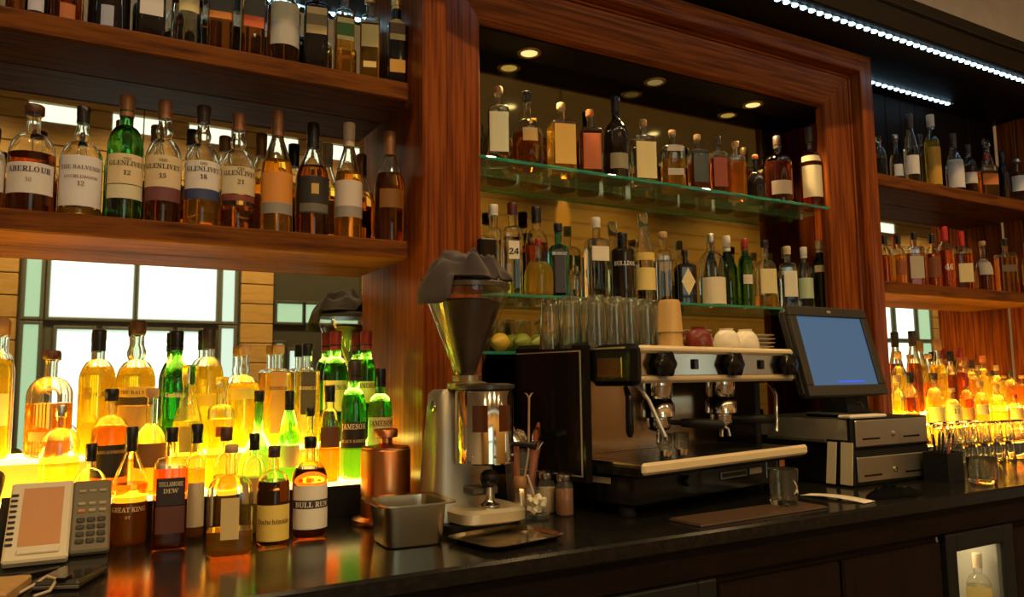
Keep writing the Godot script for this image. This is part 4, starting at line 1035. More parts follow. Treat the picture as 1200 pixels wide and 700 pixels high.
# ------------------------------------------------------------------ coffee machine
func build_machine() -> void:
	var t := thing("espresso_machine", "black and chrome two group espresso machine with cream rails", "coffee machine", Vector3(1.235, COUNTER, 0.835), 10.0)
	var W := 0.775
	var blk := black_gloss()
	var cream := solid(lin(0.62, 0.50, 0.30), 0.35)
	var chrome := solid(lin(0.66, 0.62, 0.55), 0.08, 1.0)
	var plate := solid(lin(0.52, 0.47, 0.40), 0.16, 1.0)
	for x in [0.05, W - 0.05]:
		for z in [-0.40, -0.07]:
			part(t, "foot", nb().lathe([[0.022, 0.0], [0.024, 0.004], [0.018, 0.026]], 14, Transform3D(Basis(), Vector3(x, 0, z))), black_matt())
	part(t, "base", bx(0.025, W - 0.025, 0.026, 0.120, -0.44, -0.028, 0.008), blk)
	var bz := -0.028
	part(t, "name_plate", bx(0.40, 0.53, 0.066, 0.086, bz, bz + 0.004, 0.001), solid(lin(0.25, 0.24, 0.22), 0.3, 0.9))
	part(t, "name_plate_field", bx(0.405, 0.525, 0.070, 0.082, bz + 0.004, bz + 0.0045), black_matt())
	part(t, "rating_plate", bx(0.545, 0.61, 0.068, 0.086, bz, bz + 0.003, 0.001), solid(lin(0.30, 0.27, 0.20), 0.4, 0.5))
	part(t, "valve_knob", nb().lathe([[0.016, 0.0], [0.016, 0.012], [0.012, 0.018], [0.0, 0.018]], 16, Transform3D(Basis(Vector3.RIGHT, PI / 2), Vector3(0.24, 0.078, bz)), 2.0, 1.0, true, false), blk)
	part(t, "switch_frame", bx(0.635, 0.695, 0.050, 0.110, bz, bz + 0.003, 0.001), solid(lin(0.35, 0.34, 0.32), 0.3, 0.9))
	part(t, "switch_field", bx(0.639, 0.691, 0.054, 0.106, bz + 0.003, bz + 0.004), black_matt())
	part(t, "orange_sticker", bx(0.712, 0.74, 0.078, 0.118, bz, bz + 0.001), solid(lin(0.75, 0.22, 0.05), 0.6))
	part(t, "cream_sticker", bx(0.022, 0.0225, 0.082, 0.098, -0.18, -0.10), cream)
	# drip tray with grating, cream rail in front
	part(t, "drip_tray", bx(0.0, W, 0.106, 0.132, -0.30, 0.022, 0.005), blk)
	part(t, "tray_rail", bx(0.0, W, 0.116, 0.146, 0.020, 0.036, 0.007), cream)
	for i in 24:
		part(t, "grating_bar", bx(0.03 + i * 0.0312, 0.046 + i * 0.0312, 0.132, 0.140, -0.27, 0.016, 0.001), steel(0.22))
	# splash back and head
	part(t, "splash_back", bx(0.04, W - 0.04, 0.136, 0.352, -0.30, -0.275), solid(lin(0.50, 0.40, 0.30), 0.14, 1.0))
	part(t, "boiler_cover", bx(0.02, W - 0.02, 0.12, 0.43, -0.44, -0.30, 0.006), blk)
	part(t, "head", bx(0.03, W - 0.03, 0.35, 0.436, -0.44, -0.004, 0.006), blk)
	part(t, "front_plate", bx(0.04, W - 0.03, 0.365, 0.424, -0.004, 0.002, 0.001), plate)
	part(t, "upper_rail", bx(0.035, W - 0.012, 0.424, 0.444, -0.012, 0.010, 0.007), cream)
	part(t, "lower_rail", bx(0.035, W - 0.012, 0.345, 0.364, -0.012, 0.010, 0.007), solid(lin(0.42, 0.33, 0.19), 0.35))
	for s in [0, 1]:
		var x0 := 0.0 if s == 0 else W - 0.022
		var x1 := 0.040 if s == 0 else W + 0.004
		part(t, "head_end", bx(x0, x1, 0.338, 0.448, -0.15, 0.012, 0.014), blk)
	part(t, "end_window", bx(-0.003, 0.0, 0.362, 0.412, -0.115, -0.03, 0.001), solid(lin(0.06, 0.012, 0.008), 0.12))
	part(t, "end_window_trim", bx(-0.004, 0.0, 0.360, 0.414, -0.03, -0.026, 0.001), chrome)
	for s in [[-0.022, 0.002], [W - 0.002, W + 0.022]]:
		var sp := part(t, "side_panel", bx(s[0], s[1], 0.075, 0.458, -0.44, -0.135, 0.010), blk)
		var xo: float = s[0] - 0.0005 if s[0] < 0.0 else s[1] + 0.0005
		for r in [[0.098, 0.101, -0.425, -0.158], [0.432, 0.435, -0.425, -0.158], [0.098, 0.435, -0.161, -0.157]]:
			part(sp, "trim_line", bx(xo - 0.0016, xo + 0.0016, r[0], r[1], r[2], r[3]), solid(lin(0.40, 0.37, 0.32), 0.3, 0.3))
	part(t, "cup_rail", bx(0.0, W, 0.436, 0.440, -0.43, -0.02), steel(0.3))
	# steam knobs and switches on the front plate
	for x in [0.115, 0.425, 0.715]:
		var pr := []
		var rings := []
		for q in [[0.020, 0.0], [0.022, 0.006], [0.034, 0.010], [0.034, 0.028], [0.026, 0.034], [0.001, 0.035]]:
			var o := PackedVector3Array()
			for k in 24:
				var a := TAU * k / 24.0
				var rr: float = q[0] * (1.0 + (0.09 * cos(a * 6.0) if q[0] > 0.025 else 0.0))
				o.append(Vector3(x + rr * cos(a), 0.395 + rr * sin(a), 0.002 + q[1]))
			rings.append(o)
		part(t, "steam_knob", nb().loft(rings), blk)
	for x in [0.262, 0.585]:
		part(t, "rocker_switch", bx(x - 0.010, x + 0.010, 0.381, 0.409, 0.002, 0.010, 0.002), blk)
	# group heads with filter holders
	for x in [0.235, 0.535]:
		var g := part(t, "group_head", nb().lathe([[0.036, 0.245], [0.047, 0.25], [0.047, 0.285], [0.042, 0.29], [0.038, 0.30], [0.044, 0.31], [0.044, 0.35]], 24, Transform3D(Basis(), Vector3(x, 0, -0.11))), chrome)
		var fb := nb().lathe([[0.012, 0.208], [0.030, 0.214], [0.034, 0.222], [0.034, 0.25]], 24, Transform3D(Basis(), Vector3(x, 0, -0.11)))
		part(g, "filter_basket", fb, chrome)
		var dir := Vector3(0.86, -0.06, 0.5) if x > 0.4 else Vector3(0.62, -0.05, 0.78)
		var p0 := Vector3(x, 0.235, -0.11) + dir * 0.03
		part(g, "filter_handle", nb().tube([p0, p0 + dir * 0.03, p0 + dir * 0.034, p0 + dir * 0.09, p0 + dir * 0.145, p0 + dir * 0.152], [0.007, 0.007, 0.012, 0.014, 0.013, 0.006], 12), black_matt())
		for s in [-1.0, 1.0]:
			part(g, "spout", nb().tube([Vector3(x, 0.21, -0.11), Vector3(x + s * 0.016, 0.20, -0.10), Vector3(x + s * 0.02, 0.178, -0.098)], 0.006, 8), chrome)
	# steam wands
	part(t, "steam_wand", nb().tube([Vector3(0.075, 0.35, -0.06), Vector3(0.078, 0.325, -0.03), Vector3(0.085, 0.30, -0.015), Vector3(0.115, 0.205, 0.012)], 0.0055, 10), solid(lin(0.75, 0.72, 0.66), 0.2, 0.7))
	part(t, "wand_grip", nb().tube([Vector3(0.045, 0.335, -0.06), Vector3(0.042, 0.31, -0.045), Vector3(0.042, 0.22, -0.045), Vector3(0.042, 0.205, -0.045)], [0.006, 0.010, 0.011, 0.006], 10), blk)
	part(t, "steam_wand", nb().tube([Vector3(W - 0.075, 0.35, -0.06), Vector3(W - 0.08, 0.325, -0.03), Vector3(W - 0.085, 0.30, -0.015), Vector3(W - 0.115, 0.19, 0.0)], 0.0055, 10), chrome)

func on_machine(x: float, y: float, z: float) -> Vector3:
	return Vector3(1.235, COUNTER, 0.835) + Basis(Vector3.UP, deg_to_rad(10.0)) * Vector3(x, y, z)

# ------------------------------------------------------------------ coffee grinder, towel, tray
func build_grinder() -> void:
	var t := thing("coffee_grinder", "silver coffee grinder with tall cone hopper of beans", "grinder", Vector3(0.862, COUNTER, 0.665))
	var cast := solid(lin(0.36, 0.33, 0.26), 0.38, 0.75)
	var chrome := solid(lin(0.72, 0.66, 0.54), 0.09, 1.0)
	var sec := func(x0, x1, z0, z1, y) -> PackedVector3Array:
		var o := PackedVector3Array()
		for p in MB.ring(1.0, 0.0, 28, 5.0):
			o.append(Vector3(lerpf(x0, x1, p.x * 0.5 + 0.5), y, lerpf(z0, z1, p.z * 0.5 + 0.5)))
		return o
	part(t, "body", nb().loft([sec.call(-0.108, 0.07, -0.115, 0.03, 0.012), sec.call(-0.105, 0.068, -0.11, 0.025, 0.06), sec.call(-0.092, 0.06, -0.10, 0.01, 0.22), sec.call(-0.082, 0.058, -0.09, 0.0, 0.325), sec.call(-0.072, 0.05, -0.08, -0.005, 0.336)]), cast)
	part(t, "base_plate", nb().loft([sec.call(-0.06, 0.09, -0.02, 0.10, 0.020), sec.call(-0.075, 0.105, -0.06, 0.115, 0.026), sec.call(-0.075, 0.105, -0.06, 0.115, 0.048), sec.call(-0.066, 0.096, -0.05, 0.106, 0.056)]), solid(lin(0.52, 0.46, 0.32), 0.3, 0.6))
	part(t, "foot_pad", nb().loft([sec.call(-0.10, 0.085, -0.10, 0.085, 0.0), sec.call(-0.10, 0.085, -0.10, 0.085, 0.021)]), black_matt())
	part(t, "fork", bx(-0.03, 0.04, 0.085, 0.105, -0.01, 0.07, 0.004), solid(lin(0.10, 0.09, 0.07), 0.4, 0.6))
	part(t, "badge_ring", nb().lathe([[0.013, 0.0], [0.013, 0.004], [0.009, 0.005], [0.009, 0.0]], 20, Transform3D(Basis(Vector3.BACK, PI / 2 - 0.1), Vector3(-0.0855, 0.295, -0.03)), 2.0, 1.0, false, false), chrome)
	# dosing chamber: polished drum with two windows, lid above
	var d := part(t, "dosing_drum", nb().lathe([[0.066, 0.158], [0.072, 0.162], [0.072, 0.33], [0.068, 0.335]], 40, Transform3D(Basis(), Vector3(0.016, 0, 0.045))), chrome)
	for a0 in [-0.62, 0.30]:
		var mb := nb()
		for i in 6:
			var u := [a0 - 0.26 + 0.52 * i / 6.0, a0 - 0.26 + 0.52 * (i + 1) / 6.0]
			var q := []
			for e in [[u[0], 0.236], [u[1], 0.236], [u[1], 0.298], [u[0], 0.298]]:
				q.append(Vector3(0.016 + 0.0726 * sin(e[0]), e[1], 0.045 + 0.0726 * cos(e[0])))
			mb.quad(q[0], q[1], q[2], q[3], Vector3(sin(u[0]), 0, cos(u[0])))
		part(d, "drum_window", mb, solid(lin(0.07, 0.018, 0.006), 0.1))
	for a in [-0.9, -0.1, 0.75]:
		part(d, "screw", nb().ball(Vector3(0.016 + 0.0722 * sin(a), 0.178, 0.045 + 0.0722 * cos(a)), Vector3.ONE * 0.004, 8, 6), steel())
	part(t, "drum_lid", nb().lathe([[0.072, 0.336], [0.076, 0.338], [0.076, 0.346], [0.06, 0.350], [0.0, 0.351]], 32, Transform3D(Basis(), Vector3(0.016, 0, 0.045)), 2.0, 1.0, true, false), solid(lin(0.03, 0.025, 0.02), 0.3))
	# hopper
	var cx := Transform3D(Basis(), Vector3(-0.008, 0, 0.0))
	part(t, "collar", nb().lathe([[0.046, 0.335], [0.050, 0.338], [0.050, 0.352], [0.036, 0.356], [0.036, 0.37]], 24, cx), solid(lin(0.30, 0.24, 0.14), 0.3, 0.8))
	part(t, "hopper", nb().lathe([[0.026, 0.362], [0.030, 0.37], [0.064, 0.46], [0.104, 0.565], [0.106, 0.585]], 36, cx, 2.0, 1.0, true, false), pane(Color(0.62, 0.5, 0.38), 0.03))
	var beans := StandardMaterial3D.new()
	beans.albedo_texture = noise_tex(41, 0.06, 3, [[0.0, lin(0.004, 0.002, 0.001)], [0.5, lin(0.012, 0.005, 0.003)], [1.0, lin(0.028, 0.011, 0.005)]], 256)
	beans.uv1_triplanar = true
	beans.uv1_scale = Vector3(7, 7, 7)
	beans.roughness = 0.4
	beans.normal_enabled = true
	beans.normal_texture = noise_tex(42, 0.06, 3, [], 256, true)
	part(t, "coffee_beans", nb().lathe([[0.018, 0.368], [0.05, 0.455], [0.088, 0.552], [0.06, 0.56], [0.0, 0.565]], 36, cx, 2.0, 1.0, true, false), beans)
	part(t, "hopper_lid", nb().lathe([[0.100, 0.585], [0.110, 0.586], [0.110, 0.597], [0.09, 0.604], [0.0, 0.606]], 32, cx, 2.0, 1.0, true, false), solid(lin(0.05, 0.04, 0.035), 0.25))
	part(t, "dosing_lever", nb().tube([Vector3(0.085, 0.2, 0.05), Vector3(0.11, 0.2, 0.08), Vector3(0.13, 0.195, 0.10)], [0.006, 0.006, 0.010], 10), black_matt())
	# tamper standing on the base plate
	var tp := thing("coffee_tamper", "steel coffee tamper with black ball handle on grinder base", "tamper", Vector3(0.872, COUNTER + 0.0562, 0.745))
	part(tp, "foot", nb().lathe([[0.026, 0.0], [0.027, 0.002], [0.026, 0.008], [0.014, 0.013], [0.009, 0.02], [0.009, 0.05]], 24), solid(lin(0.62, 0.58, 0.50), 0.15, 1.0))
	part(tp, "handle", nb().lathe([[0.010, 0.048], [0.019, 0.056], [0.0225, 0.068], [0.021, 0.080], [0.012, 0.088], [0.0, 0.090]], 24, Transform3D(), 2.0, 1.0, true, false), black_gloss())
	# crumpled towel over the hopper lid
	var tw := thing("bar_towel", "crumpled dark grey towel draped on the grinder hopper", "towel", Vector3(0.852, COUNTER + 0.607, 0.665))
	var nz := FastNoiseLite.new()
	nz.seed = 5
	nz.frequency = 9.0
	nz.fractal_octaves = 2
	var up := []
	var dn := []
	for i in 29:
		var u := i / 28.0
		var a := PackedVector3Array()
		var b := PackedVector3Array()
		for k in 80:
			var th := TAU * k / 80.0
			var drop := clampf(0.45 + 0.75 * cos(th - 2.6) + 0.25 * sin(3.0 * th + 1.0), 0.0, 1.0)      # hangs down on the left front
			var rr := u * (0.104 + 0.018 * cos(2.0 * th + 0.6) + 0.010 * sin(5.0 * th))
			var x := rr * cos(th)
			var z := rr * sin(th)
			var wx := x + 0.02 * nz.get_noise_2d(x * 0.8, z * 0.8)
			var wz := z + 0.02 * nz.get_noise_2d(x * 0.8 + 5.0, z * 0.8)
			var f1 := pow(0.5 + 0.5 * sin(95.0 * wx + 40.0 * wz + 2.5 * sin(45.0 * wz)), 1.5)
			var f2 := pow(0.5 + 0.5 * sin(70.0 * wz - 60.0 * wx + 3.0 * sin(38.0 * wx + 1.0)), 2.0)
			var hump := 0.044 * pow(maxf(0.0, 1.0 - u * u), 0.6)
			var y := 0.006 + hump + (f1 * 0.020 + f2 * 0.024) * (1.0 - 0.5 * u)
			if u > 0.68:
				var v := (u - 0.68) / 0.32
				y -= drop * v * 0.07
				var out := 1.0 + 0.12 * drop * minf(v * 2.0, 1.0)
				x *= out
				z *= out
			a.append(Vector3(x, maxf(y, 0.004) if rr < 0.104 else y, z))
			b.append(Vector3(x * 0.97, a[k].y - 0.0035, z * 0.97))
		up.append(a)
		dn.append(b)
	dn.reverse()
	part(tw, "cloth", nb().loft(up + dn, false, false, true, -1.0), cloth_mat("towel", lin(0.045, 0.034, 0.034)))
	# steel spill tray on the counter in front of the grinder
	var sp := thing("spill_tray", "shallow shiny steel tray on the counter before the grinder", "tray", Vector3(0.858, COUNTER, 0.853), 12.0)
	part(sp, "dish", nb().lathe([[0.085, 0.0], [0.098, 0.002], [0.108, 0.012], [0.112, 0.013], [0.110, 0.010], [0.099, 0.005], [0.085, 0.003], [0.0, 0.003]], 40, Transform3D(), 6.0, 0.82, true, false), solid(lin(0.62, 0.56, 0.44), 0.14, 1.0))

func cloth_mat(key: String, c: Color) -> StandardMaterial3D:
	if not mats.has("cloth" + key):
		var m := StandardMaterial3D.new()
		m.albedo_color = c
		m.roughness = 0.95
		m.rim_enabled = true
		m.rim = 0.3
		mats["cloth" + key] = m
	return mats["cloth" + key]

# ------------------------------------------------------------------ till: two cash drawers, monitor, papers
func build_till() -> void:
	var blk := black_matt()
	var st := solid(lin(0.42, 0.39, 0.32), 0.32, 0.9)
	for q in [[0.0, "lower black cash drawer with brushed steel front"], [0.118, "upper black cash drawer with brushed steel front, monitor on it"]]:
		var t := thing("cash_drawer", q[1], "cash drawer", Vector3(2.405, COUNTER + q[0], 0.55), 0, "stacked cash drawers")
		var h := 0.117 if q[0] == 0.0 else 0.100
		part(t, "case", bx(-0.205, 0.205, 0.0, h, -0.20, 0.195, 0.004), blk)
		part(t, "front", bx(-0.19, 0.19, 0.012 if q[0] == 0.0 else 0.008, h - 0.024 if q[0] == 0.0 else h - 0.006, 0.195, 0.203, 0.003), st)
		var fy: float = 0.03
		for x in [-0.115, 0.10]:
			part(t, "slot", bx(x - 0.045, x + 0.045, fy, fy + 0.006, 0.2026, 0.2034), black_gloss())
		part(t, "lock", nb().lathe([[0.009, 0.0], [0.009, 0.003], [0.006, 0.004], [0.0, 0.004]], 16, Transform3D(Basis(Vector3.RIGHT, PI / 2), Vector3(0.0, 0.045, 0.203)), 2.0, 1.0, true, false), steel(0.2))
		if q[0] > 0.0:
			part(t, "side_plate", bx(-0.2065, -0.205, 0.03, h - 0.004, -0.195, 0.18), solid(lin(0.30, 0.27, 0.21), 0.4, 0.2))
			part(t, "side_edge", bx(-0.210, -0.205, 0.018, 0.030, -0.15, 0.10, 0.001), solid(lin(0.6, 0.55, 0.45), 0.3, 0.8))
	# monitor, tilted back
	var top := COUNTER + 0.218
	var m := thing("till_monitor", "black till touchscreen tilted back showing plain blue screen", "monitor", Vector3(2.216, top, 0.66), 2.0)
	var tl := Transform3D(Basis(Vector3.RIGHT, deg_to_rad(-14.0)), Vector3(0, 0.076, 0.07))
	part(m, "foot", bx(0.02, 0.22, 0.0, 0.016, -0.12, 0.05, 0.006), blk)
	part(m, "stand", nb().prism([Vector2(-0.05, 0.0), Vector2(0.06, 0.0), Vector2(0.02, 0.14), Vector2(-0.03, 0.14)], 0.05, 0.17, Transform3D(Basis(Vector3.UP, PI / 2), Vector3(0, 0.014, -0.02))), blk)
	part(m, "housing", nb().box(Vector3(0, 0.149, -0.022), Vector3(0.408, 0.298, 0.040), 0.012, tl), solid(lin(0.020, 0.018, 0.014), 0.42))
	for r in [[-0.206, 0.206, 0.268, 0.302], [-0.206, 0.206, -0.002, 0.034], [-0.206, -0.172, 0.034, 0.268], [0.172, 0.206, 0.034, 0.268]]:
		part(m, "bezel", nb().box(Vector3((r[0] + r[1]) / 2, (r[2] + r[3]) / 2, 0.004), Vector3(r[1] - r[0], r[3] - r[2], 0.016), 0.003, tl), solid(lin(0.030, 0.027, 0.020), 0.42))
	part(m, "screen", nb().box(Vector3(0, 0.151, 0.000), Vector3(0.346, 0.236, 0.008), 0.0, tl), glow(lin(0.042, 0.105, 0.19), 1.0, lin(0.02, 0.025, 0.03)))
	part(m, "task_bar_screen", nb().box(Vector3(0.03, 0.046, 0.0045), Vector3(0.14, 0.006, 0.0008), 0.0, tl), glow(lin(0.02, 0.09, 0.75), 1.0))
	part(m, "logo", nb().ball(Vector3(-0.0, 0.285, 0.012), Vector3(0.012, 0.005, 0.001), 16, 8, tl), solid(lin(0.5, 0.47, 0.4), 0.3, 0.6))
	area(m, "screen_light", tl * Vector3(0, 0.151, 0.0055), tl.basis * Vector3(0, 0, 1), Vector2(0.34, 0.23), lin(0.042, 0.105, 0.19), 1.0 * 0.34 * 0.23 / PI)
	part(m, "cable", nb().tube([Vector3(0.05, 0.06, -0.03), Vector3(0.12, 0.05, 0.03), Vector3(0.16, 0.012, 0.02), Vector3(0.26, 0.008, -0.02)], 0.004, 8), solid(lin(0.05, 0.04, 0.03), 0.4))
	var paper := solid(lin(0.70, 0.64, 0.50), 0.7)
	tag(part(self, "folded_paper", nb().box(Vector3(2.29, top + 0.006, 0.725), Vector3(0.19, 0.011, 0.05), 0.004), paper), "white folded paper lying on the upper cash drawer front", "paper")
	# papers leaning at the side of the drawers, slip on the counter
	for i in 2:
		tag(part(self, numbered("paper_sheet"), nb().box(Vector3(0, 0.075, 0), Vector3(0.002, 0.135, 0.045 - 0.01 * i), 0.0, Transform3D(Basis(Vector3.BACK, -0.10 - 0.03 * i), Vector3(2.176 - 0.012 * i, COUNTER + 0.0005, 0.735 - 0.05 * i))), solid(lin(0.62, 0.55, 0.38), 0.7)), ["cream paper sheet leaning against the cash drawers", "second paper sheet leaning behind the cream one by the drawers"][i], "paper", "sheets leaning on the cash drawers")
	var slip := nb()
	var rg := []
	for i in 9:
		var u := i / 8.0
		var y := 0.002 + 0.006 * sin(PI * u)
		rg.append(PackedVector3Array([Vector3(-0.03, y, -0.1 + 0.2 * u), Vector3(0.03, y, -0.1 + 0.2 * u), Vector3(0.03, y + 0.0006, -0.1 + 0.2 * u), Vector3(-0.03, y + 0.0006, -0.1 + 0.2 * u)]))
	slip.loft(rg)
	var sl := part(self, "receipt_slip", slip, paper)
	sl.position = Vector3(1.955, COUNTER, 0.868)
	sl.rotation_degrees.y = 8.0
	tag(sl, "long white receipt slip lying on the counter edge", "paper")
	# pen box
	var pc := thing("pen_box", "black open box of pens on the counter by the drawers", "box", Vector3(2.60, COUNTER, 0.80), 8.0)
	for r in [[-0.06, 0.06, 0.0, 0.005, -0.04, 0.04], [-0.06, 0.06, 0.005, 0.095, -0.04, -0.036], [-0.06, 0.06, 0.005, 0.095, 0.036, 0.04], [-0.06, -0.056, 0.005, 0.095, -0.036, 0.036], [0.056, 0.06, 0.005, 0.095, -0.036, 0.036]]:
		part(pc, "wall" if r[3] > 0.01 else "bottom", bx(r[0], r[1], r[2], r[3], r[4], r[5]), blk)
	var pens := [[-0.04, "black", -0.15], [-0.025, "black", 0.05], [-0.005, "black", 0.12], [0.015, "red", 0.3], [0.03, "red", 0.22], [0.042, "black", 0.35]]
	for i in pens.size():
		var e: Array = pens[i]
		var b := Basis(Vector3.BACK, -e[2])
		var pp := thing("pen", "%s pen standing in the black pen box, %s from left" % [e[1], ["first", "second", "third", "fourth", "fifth", "sixth"][i]], "pen", pc.transform * Vector3(e[0], 0.006, 0.0), 8.0, "pens in the pen box")
		part(pp, "barrel", nb().tube([Vector3.ZERO, b * Vector3(0, 0.135, 0)], 0.0045, 8), solid(lin(0.012, 0.011, 0.01), 0.3) if e[1] == "black" else solid(lin(0.20, 0.05, 0.03), 0.4))
		part(pp, "end_cap", nb().tube([b * Vector3(0, 0.135, 0), b * Vector3(0, 0.153, 0)], [0.0042, 0.003], 8), blk)
	# crumpled black cloth
	var nz := FastNoiseLite.new()
	nz.seed = 9
	nz.frequency = 20.0
	var rings := []
	for i in 21:
		var u := i / 20.0
		var o := PackedVector3Array()
		for k in 60:
			var th := TAU * k / 60.0
			var r := u * (1.0 + 0.12 * sin(3.0 * th) + 0.06 * sin(7.0 * th))
			var x := 0.105 * r * cos(th)
			var z := 0.042 * r * sin(th)
			o.append(Vector3(x, maxf(0.001, 0.018 * sqrt(maxf(0.0, 1.0 - u * u)) + (0.06 * absf(nz.get_noise_2d(x, z * 1.5)) * (1.0 - u))), z))
		rings.append(o)
	var bc := part(self, "bar_cloth", nb().loft(rings, false, true, true, -1.0), cloth_mat("black", lin(0.004, 0.004, 0.004)))
	var bcm: StandardMaterial3D = bc.get_surface_override_material(0)
	bcm.rim_enabled = false
	bcm.metallic_specular = 0.1
	bc.position = Vector3(2.13, COUNTER, 0.925)
	bc.rotation_degrees.y = -6.0
	tag(bc, "crumpled black cloth on the counter before the cash drawers", "cloth")

# ------------------------------------------------------------------ phone, copper canister, pan and small things
func build_counter_things() -> void:
	# desk phone
	var ph := thing("desk_phone", "grey desk phone with large display and dark keypad", "phone", Vector3(-0.022, COUNTER, 0.60), -2.0)
	var dark := solid(lin(0.020, 0.018, 0.014), 0.45)
	var olive := solid(lin(0.14, 0.12, 0.075), 0.45)
	var sil := solid(lin(0.62, 0.56, 0.42), 0.4)
	part(ph, "base", nb().prism([Vector2(-0.012, 0.0), Vector2(0.15, 0.0), Vector2(0.15, 0.125), Vector2(-0.004, 0.006)], -0.105, 0.096, Transform3D(Basis(Vector3.UP, PI / 2), Vector3(0, 0, 0))), dark)
	var tf := Transform3D(Basis(Vector3.RIGHT, deg_to_rad(-47.0)), Vector3(0, 0.012, 0.010))
	var slab := func(x0, x1, y0, y1, z0, z1, ch) -> MB:
		return nb().box(Vector3((x0 + x1) / 2, (y0 + y1) / 2, (z0 + z1) / 2), Vector3(x1 - x0, y1 - y0, z1 - z0), ch, tf)
	part(ph, "display_housing", slab.call(-0.085, 0.026, 0.0, 0.196, -0.004, 0.016, 0.004), sil)
	part(ph, "keypad_housing", slab.call(0.026, 0.098, 0.012, 0.196, -0.004, 0.012, 0.004), olive)
	part(ph, "display_screen", slab.call(-0.062, 0.010, 0.034, 0.178, 0.016, 0.0168, 0.0), solid(lin(0.52, 0.26, 0.10), 0.25))
	part(ph, "soft_key_bar", slab.call(-0.062, 0.010, 0.014, 0.026, 0.016, 0.020, 0.003), sil)
	for i in 10:
		part(ph, "line_key", slab.call(-0.083, -0.070, 0.036 + i * 0.0135, 0.042 + i * 0.0135, 0.016, 0.020, 0.002), dark)
	for r in 2:
		for c in 3:
			part(ph, "function_key", slab.call(0.037 + c * 0.019, 0.051 + c * 0.019, 0.108 + r * 0.018, 0.116 + r * 0.018, 0.012, 0.0155, 0.002), solid(lin(0.34, 0.30, 0.2), 0.4) if r + c > 0 else solid(lin(0.5, 0.2, 0.08), 0.4))
	for c in 3:
		part(ph, "volume_key", slab.call(0.037 + c * 0.019, 0.051 + c * 0.019, 0.160, 0.167, 0.012, 0.0155, 0.002), solid(lin(0.34, 0.30, 0.2), 0.4))
	for r in 4:
		for c in 3:
			part(ph, "number_key", slab.call(0.036 + c * 0.019, 0.051 + c * 0.019, 0.030 + r * 0.0175, 0.041 + r * 0.0175, 0.012, 0.017, 0.003), solid(lin(0.05, 0.042, 0.03), 0.35))
	part(ph, "handset", nb().tube([tf * Vector3(-0.115, 0.0, 0.03), tf * Vector3(-0.118, 0.03, 0.045), tf * Vector3(-0.118, 0.10, 0.05), tf * Vector3(-0.118, 0.17, 0.045), tf * Vector3(-0.115, 0.2, 0.03)], [0.018, 0.022, 0.017, 0.022, 0.018], 14), dark)
	# small card reader with its cord, wooden board
	var cr := thing("card_reader", "flat black handheld terminal with silver edge below the phone", "card reader", Vector3(0.008, COUNTER, 0.735), -24.0)
	part(cr, "body", nb().box(Vector3(0, 0.008, 0), Vector3(0.085, 0.016, 0.125), 0.005), dark)
	part(cr, "glass_face", bx(-0.036, 0.036, 0.016, 0.0166, -0.055, 0.045), solid(lin(0.01, 0.009, 0.008), 0.12))
	part(cr, "silver_rim", nb().box(Vector3(0, 0.006, 0.063), Vector3(0.086, 0.006, 0.004), 0.001), solid(lin(0.5, 0.45, 0.34), 0.25, 0.9))
	part(cr, "clip", bx(0.004, 0.020, 0.0166, 0.022, 0.035, 0.064, 0.001), black_gloss())
	tag(part(self, "power_cord", nb().tube([Vector3(-0.07, COUNTER + 0.004, 0.80), Vector3(-0.045, COUNTER + 0.012, 0.775), Vector3(-0.028, COUNTER + 0.022, 0.77), Vector3(-0.012, COUNTER + 0.018, 0.785), Vector3(-0.022, COUNTER + 0.006, 0.815), Vector3(-0.045, COUNTER + 0.004, 0.83)], 0.0028, 8), solid(lin(0.45, 0.38, 0.26), 0.4)), "short pale cord looped beside the handheld terminal", "cord")
	tag(part(self, "phone_cord", nb().tube([Vector3(-0.13, COUNTER + 0.004, 0.70), Vector3(-0.09, COUNTER + 0.005, 0.675), Vector3(-0.05, COUNTER + 0.006, 0.645), Vector3(-0.01, COUNTER + 0.005, 0.622)], 0.0035, 8), solid(lin(0.03, 0.026, 0.02), 0.4)), "dark cord lying on the counter before the phone", "cord")
	var wb := part(self, "wooden_board", nb().box(Vector3.ZERO, Vector3(0.12, 0.022, 0.13), 0.003), grain("board_wood", [[0.0, lin(0.30, 0.17, 0.06)], [0.5, lin(0.46, 0.28, 0.11)], [1.0, lin(0.38, 0.22, 0.08)]], Vector3(3, 20, 20), 0.5, 0.0, 51))
	wb.position = Vector3(-0.125, COUNTER + 0.011, 0.785)
	wb.rotation_degrees.y = -14.0
	tag(wb, "light wooden board at the lower left corner", "board")
	# copper canister with lid
	var cc := thing("copper_canister", "brushed copper canister with knob lid and wide foot", "canister", Vector3(0.708, COUNTER, 0.485))
	var cop := solid(lin(0.62, 0.25, 0.09), 0.28, 1.0)
	part(cc, "foot", nb().lathe([[0.084, 0.0], [0.086, 0.004], [0.084, 0.012], [0.070, 0.016], [0.064, 0.018]], 36), cop)
	part(cc, "body", nb().lathe([[0.0635, 0.018], [0.0635, 0.182], [0.0615, 0.186], [0.058, 0.187]], 36), cop)
	var lid := part(cc, "lid", nb().lathe([[0.060, 0.187], [0.060, 0.190], [0.020, 0.196], [0.015, 0.20], [0.015, 0.212]], 32), cop)
	part(lid, "knob", nb().lathe([[0.016, 0.212], [0.030, 0.215], [0.031, 0.233], [0.028, 0.236], [0.0, 0.236]], 28, Transform3D(), 2.0, 1.0, true, false), solid(lin(0.66, 0.24, 0.10), 0.35, 1.0))
	# steel food pan
	var fp := thing("steel_pan", "rectangular stainless steel food pan on the counter", "pan", Vector3(0.664, COUNTER, 0.745), -4.0)
	var ss := solid(lin(0.42, 0.37, 0.25), 0.25, 1.0)
	var rg := []
